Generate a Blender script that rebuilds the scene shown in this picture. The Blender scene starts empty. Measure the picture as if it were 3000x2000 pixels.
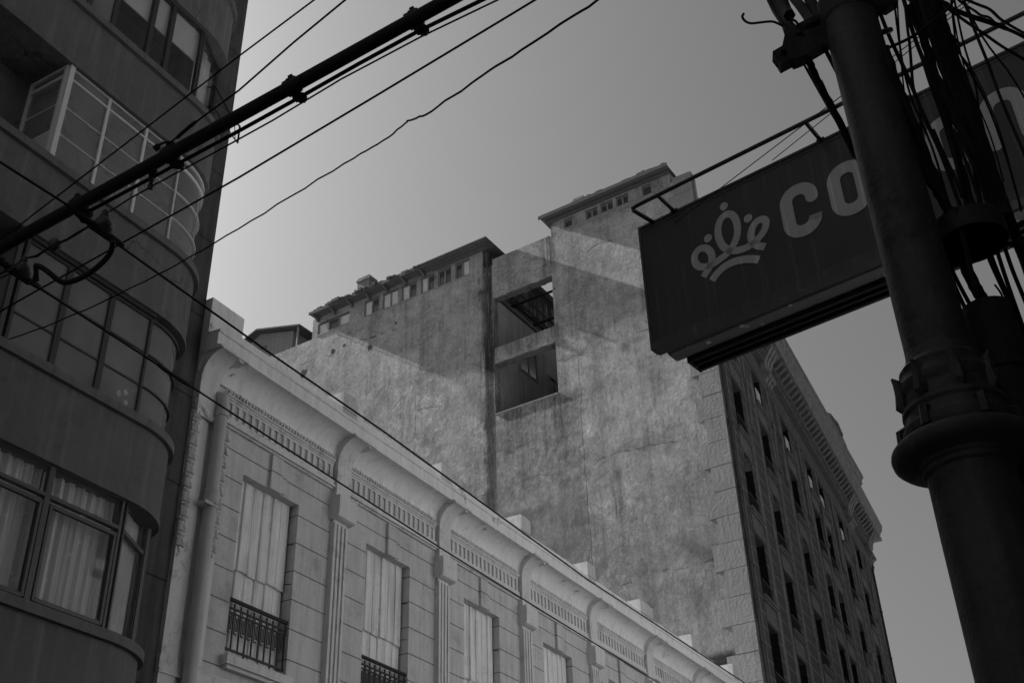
import bpy, bmesh, math, random
from mathutils import Vector, Matrix
rad = math.radians
random.seed(11)
scene = bpy.context.scene
COL = scene.collection

# ------------------------------------------------------------------ camera
EYE = Vector((0.0, 0.0, 1.6))
ROT = Matrix(((0.8651597999, 0.2911035666, 0.4083591975),
              (0.5007718239, -0.4577211121, -0.7346556771),
              (-0.0269462618, 0.8400893387, -0.5417783698)))
FPX = 3418.0
cd = bpy.data.cameras.new('camera'); cam = bpy.data.objects.new('camera', cd); COL.objects.link(cam)
M4 = ROT.to_4x4(); M4.translation = EYE; cam.matrix_world = M4
cd.sensor_fit = 'HORIZONTAL'; cd.sensor_width = 36.0; cd.lens = 36.0 * FPX / 3000.0
cd.clip_start = 0.05; cd.clip_end = 6000
scene.camera = cam
# ------------------------------------------------------------------ sky, sun, exposure
SUNV = Vector((-1.0025, -0.0145, 0.77)).normalized()
EL = math.asin(SUNV.z); AZ = math.atan2(SUNV.x, SUNV.y)
w = bpy.data.worlds.new('World'); scene.world = w; w.use_nodes = True
nt = w.node_tree; bg = nt.nodes['Background']
sky = nt.nodes.new('ShaderNodeTexSky'); sky.sky_type = 'NISHITA'; sky.sun_disc = False
sky.sun_elevation = EL; sky.sun_rotation = AZ; sky.air_density = 0.9; sky.dust_density = 5.5; sky.ozone_density = 1.0
bw = nt.nodes.new('ShaderNodeRGBToBW')
nt.links.new(sky.outputs[0], bw.inputs[0]); nt.links.new(bw.outputs[0], bg.inputs[0])
bg.inputs[1].default_value = 0.05
sd = bpy.data.lights.new('sun', 'SUN'); so = bpy.data.objects.new('sun', sd); COL.objects.link(so)
sd.energy = 5.0; sd.angle = rad(0.5); sd.color = (1.0, 1.0, 1.0)
so.rotation_euler = SUNV.to_track_quat('Z', 'Y').to_euler()
vs = scene.view_settings
scene.display_settings.display_device = 'sRGB'
vs.view_transform = 'Standard'; vs.look = 'None'; vs.gamma = 1.0; vs.use_curve_mapping = False
vs.exposure = 1.08
scene.cycles.max_bounces = 6; scene.cycles.transparent_max_bounces = 12

# ------------------------------------------------------------------ helpers
def wray(px, py):
    d = ROT @ Vector((px - 1500.0, -(py - 1000.0), -FPX)); return d / FPX        # length 1 along the optical axis
def at(px, py, depth): return EYE + wray(px, py) * depth
def on_x(px, py, X): d = wray(px, py); return EYE + d * ((X - EYE.x) / d.x)
def on_z(px, py, Z): d = wray(px, py); return EYE + d * ((Z - EYE.z) / d.z)

class MB:
    """collects shapes in a local frame T(a,b,c) and links them as ONE mesh object"""
    def __init__(s, T=None):
        s.v = []; s.f = []; s.m = []; s.mi = 0
        s.T = T or (lambda a, b, c: (a, b, c))
    def add(s, vs_, fs):
        o = len(s.v); s.v += [tuple(s.T(*p)) for p in vs_]
        for f in fs: s.f.append([i + o for i in f]); s.m.append(s.mi)
    def box(s, a0, a1, b0, b1, c0, c1):
        s.add([(a0,b0,c0),(a1,b0,c0),(a1,b1,c0),(a0,b1,c0),(a0,b0,c1),(a1,b0,c1),(a1,b1,c1),(a0,b1,c1)],
              [(0,3,2,1),(4,5,6,7),(0,1,5,4),(1,2,6,5),(2,3,7,6),(3,0,4,7)])
    def prism(s, poly, axis, h0, h1):
        g = {'a': lambda p, h: (h, p[0], p[1]), 'b': lambda p, h: (p[0], h, p[1]), 'c': lambda p, h: (p[0], p[1], h)}[axis]
        n = len(poly)
        s.add([g(p, h0) for p in poly] + [g(p, h1) for p in poly],
              [tuple(range(n))[::-1], tuple(range(n, 2*n))] + [(i, (i+1) % n, n+(i+1) % n, n+i) for i in range(n)])
    def sheet(s, rows):
        n = len(rows[0])
        s.add([p for r in rows for p in r], [(i*n+j, i*n+j+1, (i+1)*n+j+1, (i+1)*n+j) for i in range(len(rows)-1) for j in range(n-1)])
    def tube(s, pts, r, n=8):
        P = [Vector(p) for p in pts]; k = len(P); rs = r if isinstance(r, (list, tuple)) else [r]*k
        vs_ = []; up = None
        for i in range(k):
            t = (P[min(i+1, k-1)] - P[max(i-1, 0)]).normalized()
            if up is None:
                up = Vector((0, 0, 1)) if abs(t.z) < .9 else Vector((1, 0, 0))
            x = t.cross(up).normalized(); y = x.cross(t).normalized(); up = y
            for j in range(n):
                a = 2*math.pi*j/n; vs_.append(tuple(P[i] + (x*math.cos(a) + y*math.sin(a))*rs[i]))
        fs = [(i*n+j, i*n+(j+1) % n, (i+1)*n+(j+1) % n, (i+1)*n+j) for i in range(k-1) for j in range(n)]
        fs += [tuple(range(n))[::-1], tuple(range((k-1)*n, k*n))]
        s.add(vs_, fs)
    def lathe(s, prof, c, n=24, axis=Vector((0, 0, 1))):
        """prof = [(r, h)] about an axis through c"""
        ax = Vector(axis).normalized(); x = ax.orthogonal().normalized(); y = ax.cross(x); c = Vector(c)
        vs_ = [tuple(c + ax*h + (x*math.cos(2*math.pi*j/n) + y*math.sin(2*math.pi*j/n))*r) for r, h in prof for j in range(n)]
        k = len(prof)
        fs = [(i*n+j, i*n+(j+1) % n, (i+1)*n+(j+1) % n, (i+1)*n+j) for i in range(k-1) for j in range(n)]
        fs += [tuple(range(n))[::-1], tuple(range((k-1)*n, k*n))]
        s.add(vs_, fs)
    def beam(s, p, q, w_, h_=None):
        s.tube([p, q], [w_*.7071, w_*.7071], 4)
    def panel(s, a0, a1, c0, c1, b0, b1, holes, skip=()):
        """a wall slab in the a-c plane between depths b0 (back) and b1 (front), with rectangular holes (a0,a1,c0,c1)"""
        A = sorted({a0, a1} | {min(max(v, a0), a1) for h in holes for v in h[:2]})
        Cc = sorted({c0, c1} | {min(max(v, c0), c1) for h in holes for v in h[2:4]})
        def solid(i, j):
            if i < 0 or j < 0 or i >= len(A)-1 or j >= len(Cc)-1: return False
            x = (A[i]+A[i+1])/2; z = (Cc[j]+Cc[j+1])/2
            return not any(h[0] < x < h[1] and h[2] < z < h[3] for h in holes)
        ix = {}; vs_ = []; fs = []
        def V(a, b, c):
            k = (a, b, c)
            if k not in ix: ix[k] = len(vs_); vs_.append(k)
            return ix[k]
        for i in range(len(A)-1):
            for j in range(len(Cc)-1):
                if not solid(i, j): continue
                x0, x1, z0, z1 = A[i], A[i+1], Cc[j], Cc[j+1]
                fs.append((V(x0,b1,z0), V(x1,b1,z0), V(x1,b1,z1), V(x0,b1,z1)))
                fs.append((V(x0,b0,z0), V(x0,b0,z1), V(x1,b0,z1), V(x1,b0,z0)))
                if not solid(i-1, j): fs.append((V(x0,b0,z0), V(x0,b1,z0), V(x0,b1,z1), V(x0,b0,z1)))
                if not solid(i+1, j): fs.append((V(x1,b0,z0), V(x1,b0,z1), V(x1,b1,z1), V(x1,b1,z0)))
                if not solid(i, j-1): fs.append((V(x0,b0,z0), V(x1,b0,z0), V(x1,b1,z0), V(x0,b1,z0)))
                if not solid(i, j+1): fs.append((V(x0,b0,z1), V(x0,b1,z1), V(x1,b1,z1), V(x1,b0,z1)))
        s.add(vs_, fs)
    def build(s, name, mats, parent=None, smooth=None, loc=None):
        me = bpy.data.meshes.new(name); o = bpy.data.objects.new(name, me); COL.objects.link(o)
        base = Vector((0, 0, 0)); p = parent
        while p is not None: base += p.location; p = p.parent
        if parent is not None: o.parent = parent
        if loc is not None: o.location = Vector(loc) - base
        off = base + o.location
        me.from_pydata([tuple(Vector(v) - off) for v in s.v], [], s.f)
        for m_ in (mats if isinstance(mats, (list, tuple)) else [mats]): me.materials.append(m_)
        me.polygons.foreach_set('material_index', s.m)
        bm = bmesh.new(); bm.from_mesh(me); bmesh.ops.recalc_face_normals(bm, faces=bm.faces); bm.to_mesh(me); bm.free()
        if smooth:
            me.polygons.foreach_set('use_smooth', [True]*len(me.polygons)); me.set_sharp_from_angle(angle=rad(smooth))
        me.update()
        return o

def tag(o, label=None, cat=None, group=None, kind=None):
    if label: o['label'] = label
    if cat: o['category'] = cat
    if group: o['group'] = group
    if kind: o['kind'] = kind
    return o
def thing(name, loc, label, cat, group=None):
    o = bpy.data.objects.new(name, None); COL.objects.link(o); o.location = loc; o.empty_display_size = .3
    return tag(o, label, cat, group)

# ------------------------------------------------------------------ materials (all grey: the place is photographed in monochrome)
class NT:
    def __init__(s, name):
        s.m = bpy.data.materials.new(name); s.m.use_nodes = True; s.t = s.m.node_tree
        s.b = s.t.nodes['Principled BSDF']; s.geo = s.t.nodes.new('ShaderNodeNewGeometry'); s.pos = s.geo.outputs['Position']
        sx = s.t.nodes.new('ShaderNodeSeparateXYZ'); s.t.links.new(s.pos, sx.inputs[0]); s.x, s.y, s.z = sx.outputs
    def _in(s, sock, v):
        if isinstance(v, (int, float)): sock.default_value = v
        else: s.t.links.new(v, sock)
    def math(s, op, a, b=0.0, c=0.0, clamp=False):
        n = s.t.nodes.new('ShaderNodeMath'); n.operation = op; n.use_clamp = clamp
        s._in(n.inputs[0], a); s._in(n.inputs[1], b); s._in(n.inputs[2], c); return n.outputs[0]
    def add(s, a, b): return s.math('ADD', a, b)
    def sub(s, a, b): return s.math('SUBTRACT', a, b)
    def mul(s, a, b): return s.math('MULTIPLY', a, b)
    def lin(s, a, k, c): return s.math('MULTIPLY_ADD', a, k, c)
    def step(s, v, lo, hi, o0=0.0, o1=1.0):
        n = s.t.nodes.new('ShaderNodeMapRange'); n.interpolation_type = 'SMOOTHSTEP'
        s._in(n.inputs[0], v); n.inputs[1].default_value = lo; n.inputs[2].default_value = hi
        n.inputs[3].default_value = o0; n.inputs[4].default_value = o1; return n.outputs[0]
    def vec(s, sx, sy, sz):
        n = s.t.nodes.new('ShaderNodeVectorMath'); n.operation = 'MULTIPLY'; s.t.links.new(s.pos, n.inputs[0]); n.inputs[1].default_value = (sx, sy, sz); return n.outputs[0]
    def noise(s, scale, detail=6, rough=.6, vec=None, dist=0.0):
        n = s.t.nodes.new('ShaderNodeTexNoise'); n.inputs['Scale'].default_value = scale; n.inputs['Detail'].default_value = detail
        n.inputs['Roughness'].default_value = rough; n.inputs['Distortion'].default_value = dist
        s.t.links.new(vec if vec is not None else s.pos, n.inputs['Vector']); return n.outputs[0]
    def voro(s, scale, vec=None, feat='F1'):
        n = s.t.nodes.new('ShaderNodeTexVoronoi'); n.feature = feat; n.inputs['Scale'].default_value = scale
        s.t.links.new(vec if vec is not None else s.pos, n.inputs['Vector']); return n.outputs[0]
    def line(s, v, pitch, phase, half, soft):
        """1 on thin lines every `pitch`"""
        f = s.math('FRACT', s.lin(v, 1/pitch, -phase/pitch + .5)); d = s.mul(s.math('ABSOLUTE', s.sub(f, .5)), pitch)
        return s.step(d, half, half+soft, 1.0, 0.0)
    def band(s, v, c, h, soft): return s.step(s.math('ABSOLUTE', s.sub(v, c)), h, h+soft, 1.0, 0.0)
    def done(s, val, rough=.85, bump=None, dist=.02, strength=1.0, metal=0.0, spec=.3):
        v = s.math('MAXIMUM', val, 0.003)
        cb = s.t.nodes.new('ShaderNodeCombineColor')
        for i in range(3): s.t.links.new(v, cb.inputs[i])
        s.t.links.new(cb.outputs[0], s.b.inputs['Base Color'])
        s._in(s.b.inputs['Roughness'], rough); s.b.inputs['Metallic'].default_value = metal; s.b.inputs['Specular IOR Level'].default_value = spec
        if bump is not None:
            bn = s.t.nodes.new('ShaderNodeBump'); bn.inputs['Strength'].default_value = strength; bn.inputs['Distance'].default_value = dist
            s.t.links.new(bump, bn.inputs['Height']); s.t.links.new(bn.outputs[0], s.b.inputs['Normal'])
        return s.m
def plain(name, base, var=.25, scale=3.0, rough=.7, bump=.004, bscale=40, metal=0.0, spec=.3, streak=0.0, soot=0.0, crack=0.0):
    n = NT(name)
    a = n.noise(scale, 7, .65); g = n.noise(bscale, 4, .6)
    v = n.mul(n.lin(a, 2*var, 1-var), base)
    v = n.mul(v, n.lin(g, .3, .85))
    if streak:
        st = n.noise(1.0, 5, .6, n.vec(9, 9, .5)); v = n.mul(v, n.lin(n.step(st, .45, .75), streak, 1.0))
    if soot:
        sp = n.step(n.add(n.noise(2.4, 9, .75), n.mul(n.sub(n.noise(16, 5, .7), .5), .25)), .53, .66); v = n.mul(v, n.lin(sp, -soot, 1.0))
        pt = n.step(n.noise(11, 6, .8), .70, .74); v = n.mul(v, n.lin(pt, -soot, 1.0))
    if crack:
        wv = n.t.nodes.new('ShaderNodeVectorMath'); wv.operation = 'ADD'; n.t.links.new(n.pos, wv.inputs[0]); cn_ = n.t.nodes.new('ShaderNodeTexNoise'); cn_.inputs['Scale'].default_value = 1.6; cn_.inputs['Detail'].default_value = 8; n.t.links.new(n.pos, cn_.inputs['Vector']); n.t.links.new(cn_.outputs[1], wv.inputs[1])
        e = n.voro(.55, wv.outputs[0], 'DISTANCE_TO_EDGE'); ck = n.mul(n.step(e, .003, .010, 1.0, 0.0), n.step(n.noise(.7, 3, .5), .50, .60)); v = n.mul(v, n.lin(ck, -crack, 1.0))
    return n.done(v, rough, g, bump, 1.0, metal, spec)

UC = Vector((-0.99878, 0.04937, 0)); NC = Vector((-0.04937, -0.99878, 0)); PC = Vector((-12.0, 38.24, 0))      # old block, blank side wall
UF = Vector((-0.07823, 0.99694, 0)); NF = Vector((0.99694, 0.07823, 0))                                        # old block, street front
WC = lambda u, n, z: PC + UC*u + NC*n + Vector((0, 0, z))
FC = lambda u, n, z: PC + UF*u + NF*n + Vector((0, 0, z))

def mat_blank_wall():
    n = NT('rough stained render')
    u = n.add(n.mul(n.sub(n.x, PC.x), UC.x), n.mul(n.sub(n.y, PC.y), UC.y)); z = n.z
    big = n.noise(.22, 4, .6); mid = n.noise(1.1, 8, .62, None, .4); fine = n.noise(7, 6, .65); grit = n.noise(24, 3, .6)
    v = n.lin(big, .26, .165); v = n.add(v, n.lin(mid, .44, -.22)); v = n.add(v, n.lin(fine, .40, -.20)); v = n.add(v, n.lin(grit, .26, -.13))
    rag = n.noise(3.0, 8, .7); wob = n.lin(n.noise(.9, 7, .7), 1.2, -.6); uu = n.add(u, wob)
    # flaked pale scabs, thick in some zones and absent in others
    zone = n.step(n.noise(.30, 3, .5), .44, .62)
    fl = n.mul(n.step(n.add(n.noise(3.2, 10, .78), n.lin(zone, .10, -.07)), .54, .60), n.step(z, 32.5, 29.5)); v = n.lin(fl, .12, v)
    # pours of different age: darker panel under the light well, less-lit foot of the wall painted darker
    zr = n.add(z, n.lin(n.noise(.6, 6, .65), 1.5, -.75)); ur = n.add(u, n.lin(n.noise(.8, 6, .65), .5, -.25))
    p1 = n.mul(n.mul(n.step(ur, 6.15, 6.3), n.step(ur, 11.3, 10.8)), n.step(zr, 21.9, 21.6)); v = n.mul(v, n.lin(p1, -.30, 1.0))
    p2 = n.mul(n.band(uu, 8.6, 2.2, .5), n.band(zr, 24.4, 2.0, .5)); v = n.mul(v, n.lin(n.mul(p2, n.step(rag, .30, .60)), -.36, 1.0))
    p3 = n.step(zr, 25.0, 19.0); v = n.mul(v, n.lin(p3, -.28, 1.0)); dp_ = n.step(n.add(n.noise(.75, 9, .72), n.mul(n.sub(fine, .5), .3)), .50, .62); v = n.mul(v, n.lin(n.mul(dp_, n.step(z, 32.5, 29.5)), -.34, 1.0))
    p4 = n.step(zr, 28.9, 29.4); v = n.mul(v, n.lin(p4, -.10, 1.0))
    # vertical run marks
    st = n.noise(1.0, 7, .7, n.vec(2.6, 2.6, .10)); v = n.mul(v, n.step(st, .32, .56, .76, 1.04))
    # black damp streaks: a thin dark core along the edge of the light well that thins out sideways and downwards
    run = n.noise(1.0, 8, .72, n.vec(5.5, 5.5, .35)); run2 = n.noise(1.0, 6, .7, n.vec(3.0, 3.0, .22))
    near = n.mul(n.step(uu, 11.9, 10.75), n.step(u, 10.35, 10.6)); zfade = n.step(zr, 18.5, 25.5)
    s1 = n.mul(n.mul(near, zfade), n.step(n.add(run, n.lin(near, .42, -.30)), .40, .62))
    core = n.mul(n.mul(n.band(n.add(u, n.mul(wob, .16)), 10.82, .13, .16), n.step(zr, 16.5, 23)), n.step(run2, .40, .60))
    s2 = n.mul(n.mul(n.band(uu, 7.45, .16, .5), n.step(zr, 32.0, 34.0)), n.step(run, .34, .56))
    s3 = n.mul(n.mul(n.step(zr, 21.5, 26.4), n.step(z, 26.75, 26.6)), n.mul(n.band(u, 8.9, 1.7, .4), n.step(run, .46, .66)))
    s4 = n.mul(n.mul(n.band(u, 9.0, 1.8, .3), n.band(z, 29.9, .25, .3)), n.step(run, .44, .62))
    s5 = n.mul(n.mul(n.band(n.add(u, n.mul(wob, .3)), 4.9, .08, .3), n.band(zr, 21.4, .6, 1.0)), n.step(run, .42, .6))
    s6 = n.mul(n.band(u, 2.2, 1.9, .3), n.band(n.add(z, n.mul(wob, .5)), 13.0, 1.1, .35))  # separate near-black patch low on the wall, near its street corner
    for s_, k in ((s1, .80), (core, .62), (s2, .72), (s3, .55), (s4, .5), (s5, .65), (s6, .9)):
        v = n.mul(v, n.lin(s_, -k, 1.0))
    # day joints of the render, broken and wandering
    zz = n.add(z, n.lin(n.noise(.35, 5, .65), 1.6, -.8)); uj = n.add(u, n.lin(n.noise(.5, 5, .65), .3, -.15))
    jl = n.math('MAXIMUM', n.mul(n.line(zz, 5.3, 1.7, .006, .05), n.step(n.noise(.8, 4, .6), .48, .56)), n.mul(n.math('MAXIMUM', n.band(uj, 6.2, .004, .035), n.band(uj, 14.9, .004, .04)), n.step(z, 30.0, 27.0)))
    v = n.mul(v, n.lin(n.mul(jl, n.step(rag, .36, .50)), -.42, 1.0))
    # trowelled, uneven surface: long soft lumps and a rough grain, calmer at the top
    lump = n.noise(.55, 3, .5, None, .2); ridg = n.noise(5.2, 8, .72); coar = n.noise(15, 5, .7); h = n.add(n.mul(lump, .8), n.add(n.mul(ridg, .62), n.mul(coar, .34)))
    calm = n.step(z, 27.0, 32.5, 1.0, .5); h = n.mul(h, calm); h = n.lin(jl, -.12, h)
    return n.done(v, .95, h, .19, 1.0, 0, .15)
def mat_blocks(name, base, pz, phz, py=None, phy=0, var=.2, dark=.35, half=.006, streak=.25, grime=.0):
    n = NT(name)
    a = n.noise(1.3, 7, .65); f = n.noise(14, 5, .7); g = n.noise(60, 3, .6)
    v = n.mul(n.lin(a, 2*var, 1-var), base); v = n.mul(v, n.lin(f, .44, .78)); v = n.mul(v, n.lin(g, .3, .85))
    sp = n.step(n.add(n.noise(1.9, 9, .75), n.mul(n.sub(f, .5), .3)), .52, .68); v = n.mul(v, n.lin(sp, -.26, 1.0))
    st = n.noise(1.0, 6, .65, n.vec(7, 7, .6)); v = n.mul(v, n.step(st, .32, .60, 1-streak, 1.03))
    pit = n.step(n.noise(5, 10, .8), .66, .72); v = n.mul(v, n.lin(pit, -.25, 1.0))
    j = n.line(n.z, pz, phz, half, .008)
    if py: j = n.math('MAXIMUM', j, n.mul(n.line(n.y, py, phy, half, .008), 1.0))
    v = n.mul(v, n.lin(j, -dark, 1.0))
    return n.done(v, .85, n.add(n.mul(f, .5), n.lin(j, -1.2, n.mul(g, .3))), .006, 1.0, 0, .25)
def mat_facade():
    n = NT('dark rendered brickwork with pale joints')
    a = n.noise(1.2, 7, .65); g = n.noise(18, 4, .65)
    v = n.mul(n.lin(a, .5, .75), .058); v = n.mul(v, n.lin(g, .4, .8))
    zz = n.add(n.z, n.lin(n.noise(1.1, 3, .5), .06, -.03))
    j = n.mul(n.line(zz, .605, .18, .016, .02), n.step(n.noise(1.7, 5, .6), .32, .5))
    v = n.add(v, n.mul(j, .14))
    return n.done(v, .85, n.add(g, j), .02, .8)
def mat_glass(name, tint=.6, rough=.02, refl_veil=.12):  # diffuse grey veil stands in for sky reflected in the panes
    m = bpy.data.materials.new(name); m.use_nodes = True; t = m.node_tree
    for k in list(t.nodes): t.nodes.remove(k)
    out = t.nodes.new('ShaderNodeOutputMaterial'); mx = t.nodes.new('ShaderNodeMixShader')
    tr = t.nodes.new('ShaderNodeBsdfTransparent'); tr.inputs[0].default_value = (tint, tint, tint, 1)
    gl = t.nodes.new('ShaderNodeBsdfGlossy'); gl.inputs[0].default_value = (.85, .85, .85, 1); gl.inputs[1].default_value = rough
    fr = t.nodes.new('ShaderNodeFresnel'); fr.inputs[0].default_value = 1.27
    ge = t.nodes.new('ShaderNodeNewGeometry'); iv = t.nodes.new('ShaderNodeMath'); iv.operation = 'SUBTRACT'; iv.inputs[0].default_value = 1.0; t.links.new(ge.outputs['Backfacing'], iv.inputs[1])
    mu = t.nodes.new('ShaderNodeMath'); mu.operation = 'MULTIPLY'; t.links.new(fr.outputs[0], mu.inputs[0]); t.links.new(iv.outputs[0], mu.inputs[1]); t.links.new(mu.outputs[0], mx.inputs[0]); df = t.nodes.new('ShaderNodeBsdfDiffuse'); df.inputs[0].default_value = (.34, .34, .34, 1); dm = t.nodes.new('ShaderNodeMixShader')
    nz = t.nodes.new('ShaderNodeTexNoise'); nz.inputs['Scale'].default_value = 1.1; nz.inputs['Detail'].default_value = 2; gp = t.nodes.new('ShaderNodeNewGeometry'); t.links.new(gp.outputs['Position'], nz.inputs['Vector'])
    mr = t.nodes.new('ShaderNodeMapRange'); mr.inputs[3].default_value = refl_veil*.8; mr.inputs[4].default_value = refl_veil*1.25; mr.inputs[1].default_value = .3; mr.inputs[2].default_value = .7; t.links.new(nz.outputs[0], mr.inputs[0]); t.links.new(mr.outputs[0], dm.inputs[0])
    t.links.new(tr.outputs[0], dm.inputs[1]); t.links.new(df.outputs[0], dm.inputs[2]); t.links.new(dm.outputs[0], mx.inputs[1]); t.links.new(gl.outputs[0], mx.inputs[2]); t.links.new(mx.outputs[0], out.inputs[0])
    return m
def mat_curtain():
    n = NT('sheer patterned curtain')
    fl = n.step(n.voro(6.5, n.vec(1, 1, 1)), .10, .22, 1.0, 0.0)
    v = n.lin(n.noise(3, 4, .6), .14, .70); v = n.lin(fl, .2, v)
    return n.done(v, .9)
def mat_blind():
    n = NT('slatted blind'); l = n.line(n.z, .052, 0, .006, .006)
    return n.done(n.lin(l, -.40, .66), .6)
def mat_paint_peel(name, base, chip, thr, rough=.6):
    n = NT(name); a = n.noise(2.5, 6, .6); c = n.step(n.noise(4.5, 8, .65), thr, thr+.03); g = n.noise(50, 3, .6)
    v = n.mul(n.lin(a, .5, .75), base); v = n.add(n.mul(v, n.sub(1.0, c)), n.mul(c, chip))
    return n.done(v, rough, n.add(g, c), .002, 1.0)
def mat_parapet():
    n = NT('peeling cornice paint')
    a = n.noise(1.3, 7, .6); c = n.mul(n.step(n.noise(2.2, 9, .7), .60, .63), n.step(n.noise(.5, 2, .5), .48, .56)); g = n.noise(30, 4, .6)
    st = n.noise(1.0, 6, .65, n.vec(9, 9, .9))
    v = n.mul(n.lin(a, .3, .85), .68); v = n.mul(v, n.step(st, .34, .58, .88, 1.02)); v = n.mul(v, n.lin(c, -.55, 1.0)); v = n.mul(v, n.lin(g, .16, .92))
    return n.done(v, .8, n.add(g, n.mul(c, -2)), .004, 1.0)
def mat_sign(name, base):
    n = NT(name); st = n.noise(1.0, 6, .65, n.vec(14, 14, .5)); a = n.noise(1.4, 6, .6); g = n.noise(70, 3, .6)
    v = n.mul(n.lin(a, .3, .85), base); v = n.mul(v, n.lin(n.step(st, .50, .75), .7, 1.0)); v = n.mul(v, n.lin(n.step(n.noise(9, 8, .8), .67, .70), .9, 1.0)); v = n.mul(v, n.lin(g, .3, .85))
    return n.done(v, .55, g, .001, 1.0, 0, .25)

M = dict(
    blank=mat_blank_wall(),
    bwall=mat_blocks('smooth stone blocks', .50, .49, .09, var=.2, dark=.65, half=.006, streak=.15),
    btrim=plain('painted stone trim', .60, .18, 1.6, .8, .005, 45, streak=-.2, soot=.32),
    bpar=mat_parapet(),
    tower=plain('dark granite render', .118, .30, 1.5, .8, .008, 55, streak=.40, soot=.16, crack=.45),
    tstrip=mat_blocks('dark stone slabs', .075, 1.5, .35, var=.3, dark=.6, half=.008, streak=.4),
    tledge=plain('worn sill stone', .13, .3, 4, .75, .006, 50, streak=-.25, soot=.2),
    tdark=plain('dark interior', .10, .3, 1.5, .9),
    tceil=plain('mid-dark ceiling', .22, .3, 1.0, .9),  # even mid-dark grey for the floor slabs
    white=plain('white window paint', .62, .1, 9, .45, .001, 60),
    darkwood=plain('dark window paint', .045, .35, 12, .5, .002, 70),
    alu=plain('grey aluminium frame', .075, .15, 8, .5, .001, 60, .2),
    glass=mat_glass('window glass', .92, .02, .06), glassd=mat_glass('dim window glass', .55, .03, .46), glassw=mat_glass('window glass with painted reflection', .75, .03, .42),  # glassd and glassw carry a strong grey veil in place of reflections
    curtain=mat_curtain(), blind=mat_blind(), roller=plain('pale roller blind', .66, .12, 2, .8),
    shutter=plain('corrugated sheet', .76, .2, 2.2, .6, .002, 30, streak=-.35, soot=.18),
    iron=plain('black wrought iron', .012, .3, 30, .5, .001, 80),
    pipe=plain('painted downpipe', .42, .18, 4, .55, .002, 40, streak=-.25),
    facade=mat_facade(), ftrim=plain('dark cast stone', .13, .4, 2.2, .85, .02, 12, streak=-.4, soot=.35),
    fcorn=plain('pale weathered cornice stone', .20, .5, 2.0, .85, .02, 11, streak=-.45, soot=.4),
    fpane=plain('dark facade window', .012, .3, 3, .15, .0005, 20, spec=.5),
    board=plain('white window board', .5, .1, 6, .6),
    quoin=plain('grey corner stone', .20, .25, 2.0, .9, .02, 9, streak=-.3),
    wood=plain('weathered eave timber', .085, .35, 5, .85, .006, 30), rooft=plain('old roof tiles', .07, .4, 5, .9, .01, 20),
    pwin=plain('peeling window timber', .20, .35, 14, .7, .003, 60), pane2=plain('dusty pane', .06, .5, 2.5, .15, .0005, 9, spec=.5),
    panel2=plain('pale curtain behind pane', .55, .3, 3, .8),
    signd=mat_sign('dark sign sheet', .062), signe=mat_sign('sign edge metal', .075), signl=mat_sign('grey sign lettering', .46),
    tray=mat_paint_peel('sign underside tray', .16, .55, .62), signb=plain('black sign box', .014, .3, 4, .6),
    rail=plain('dark rail steel', .03, .2, 10, .5),
    pole=plain('black painted cast iron', .055, .55, 7, .55, .006, 38, spec=.2, streak=.5, soot=.45),
    drum=plain('dark grey sheet metal', .034, .4, 10, .6, spec=.2, soot=.3), cable=plain('black cable rubber', .018, .2, 20, .7, 0.0005, 60, spec=.15),
    sticker=plain('worn sticker', .32, .5, 20, .6), tarm=plain('black trolley arm steel', .019, .35, 14, .6, .002, 60, spec=.15),
    porc=plain('dark glazed insulator', .075, .25, 12, .4, .0005, 40, spec=.25),
    road=plain('asphalt', .05, .25, 2, .9, .006, 60), pave=plain('paving', .22, .2, 1.5, .85, .004, 30), soil=plain('ground', .15, .3, .2, .95),
    marks=plain('road paint', .6, .2, 5, .7),
    office=plain('office wall render', .16, .15, 1.0, .85, .004, 20, streak=-.2), store=plain('store wall render', .60, .15, 1.0, .85, .004, 20, streak=-.2),  # store kept pale to bounce sun across the street, office dark to limit it
)
# ------------------------------------------------------------------ ground
g = MB(); g.box(-900, 900, -900, 1500, -.6, -.16); tag(g.build('ground', M['soil']), kind='structure')
g = MB(); g.box(-9.5, .2 - 1.2, -120, 200, -.156, -.14); tag(g.build('road', M['road']), kind='structure')
for nm, x0, x1 in (('pavement', -12.0, -9.5), ('pavement', -1.0, 1.2)):
    g = MB(); g.box(x0, x1, -120, 200, -.155, 0.0); tag(g.build(nm, M['pave']), kind='structure')
g = MB()
for k in range(-10, 30): g.box(-5.3, -5.18, k*6.0, k*6.0+3, -.139, -.136)
tag(g.build('road_marking', M['marks']), kind='structure')

YX = lambda a, b, c: (b, a, c)                                       # a = along the street, b = towards the street, c = up

# ------------------------------------------------------------------ rounded apartment block, left
def bay(off, n=14, y0=-12.0, ys=9.72, ax=.72, ay=1.06):
    P = [(-12 + ax + off, y0), (-12 + ax + off, 5.0), (-12 + ax + off, ys)]
    for i in range(1, n+1):
        t = math.pi/2*i/n; P.append((-12 + (ax+off)*math.cos(t), ys + (ay+off)*math.sin(t)))
    return P
HEAD = [5.35, 8.35, 11.30, 14.38, 17.27, 20.3]
SILL = [6.55, 9.56, 12.56, 15.56, 18.56, 21.6]
tw = thing('apartment_building', (-12, 11.28, 0), 'dark rounded apartment block with curved window bands, filling the left edge', 'apartment building')
b = MB(); b.box(-12.3, -12.0, 9.9, 11.28, 0, 26); b.box(-24, -12.3, 10.95, 11.278, 0, 26); b.box(-23.7, -13.6, -12, 10.95, 25.5, 26); b.box(-24, -23.7, -12, 10.95, 0, 26); b.box(-24, -11.4, -12.3, -12.0, 0, 26); b.box(-13.6, -12.3, -12, 9.9, 25.5, 26); b.box(-12.3, -11.5, -12, 9.7, 21.6, 26)
b.build('wall', M['tstrip'], tw)
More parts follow.
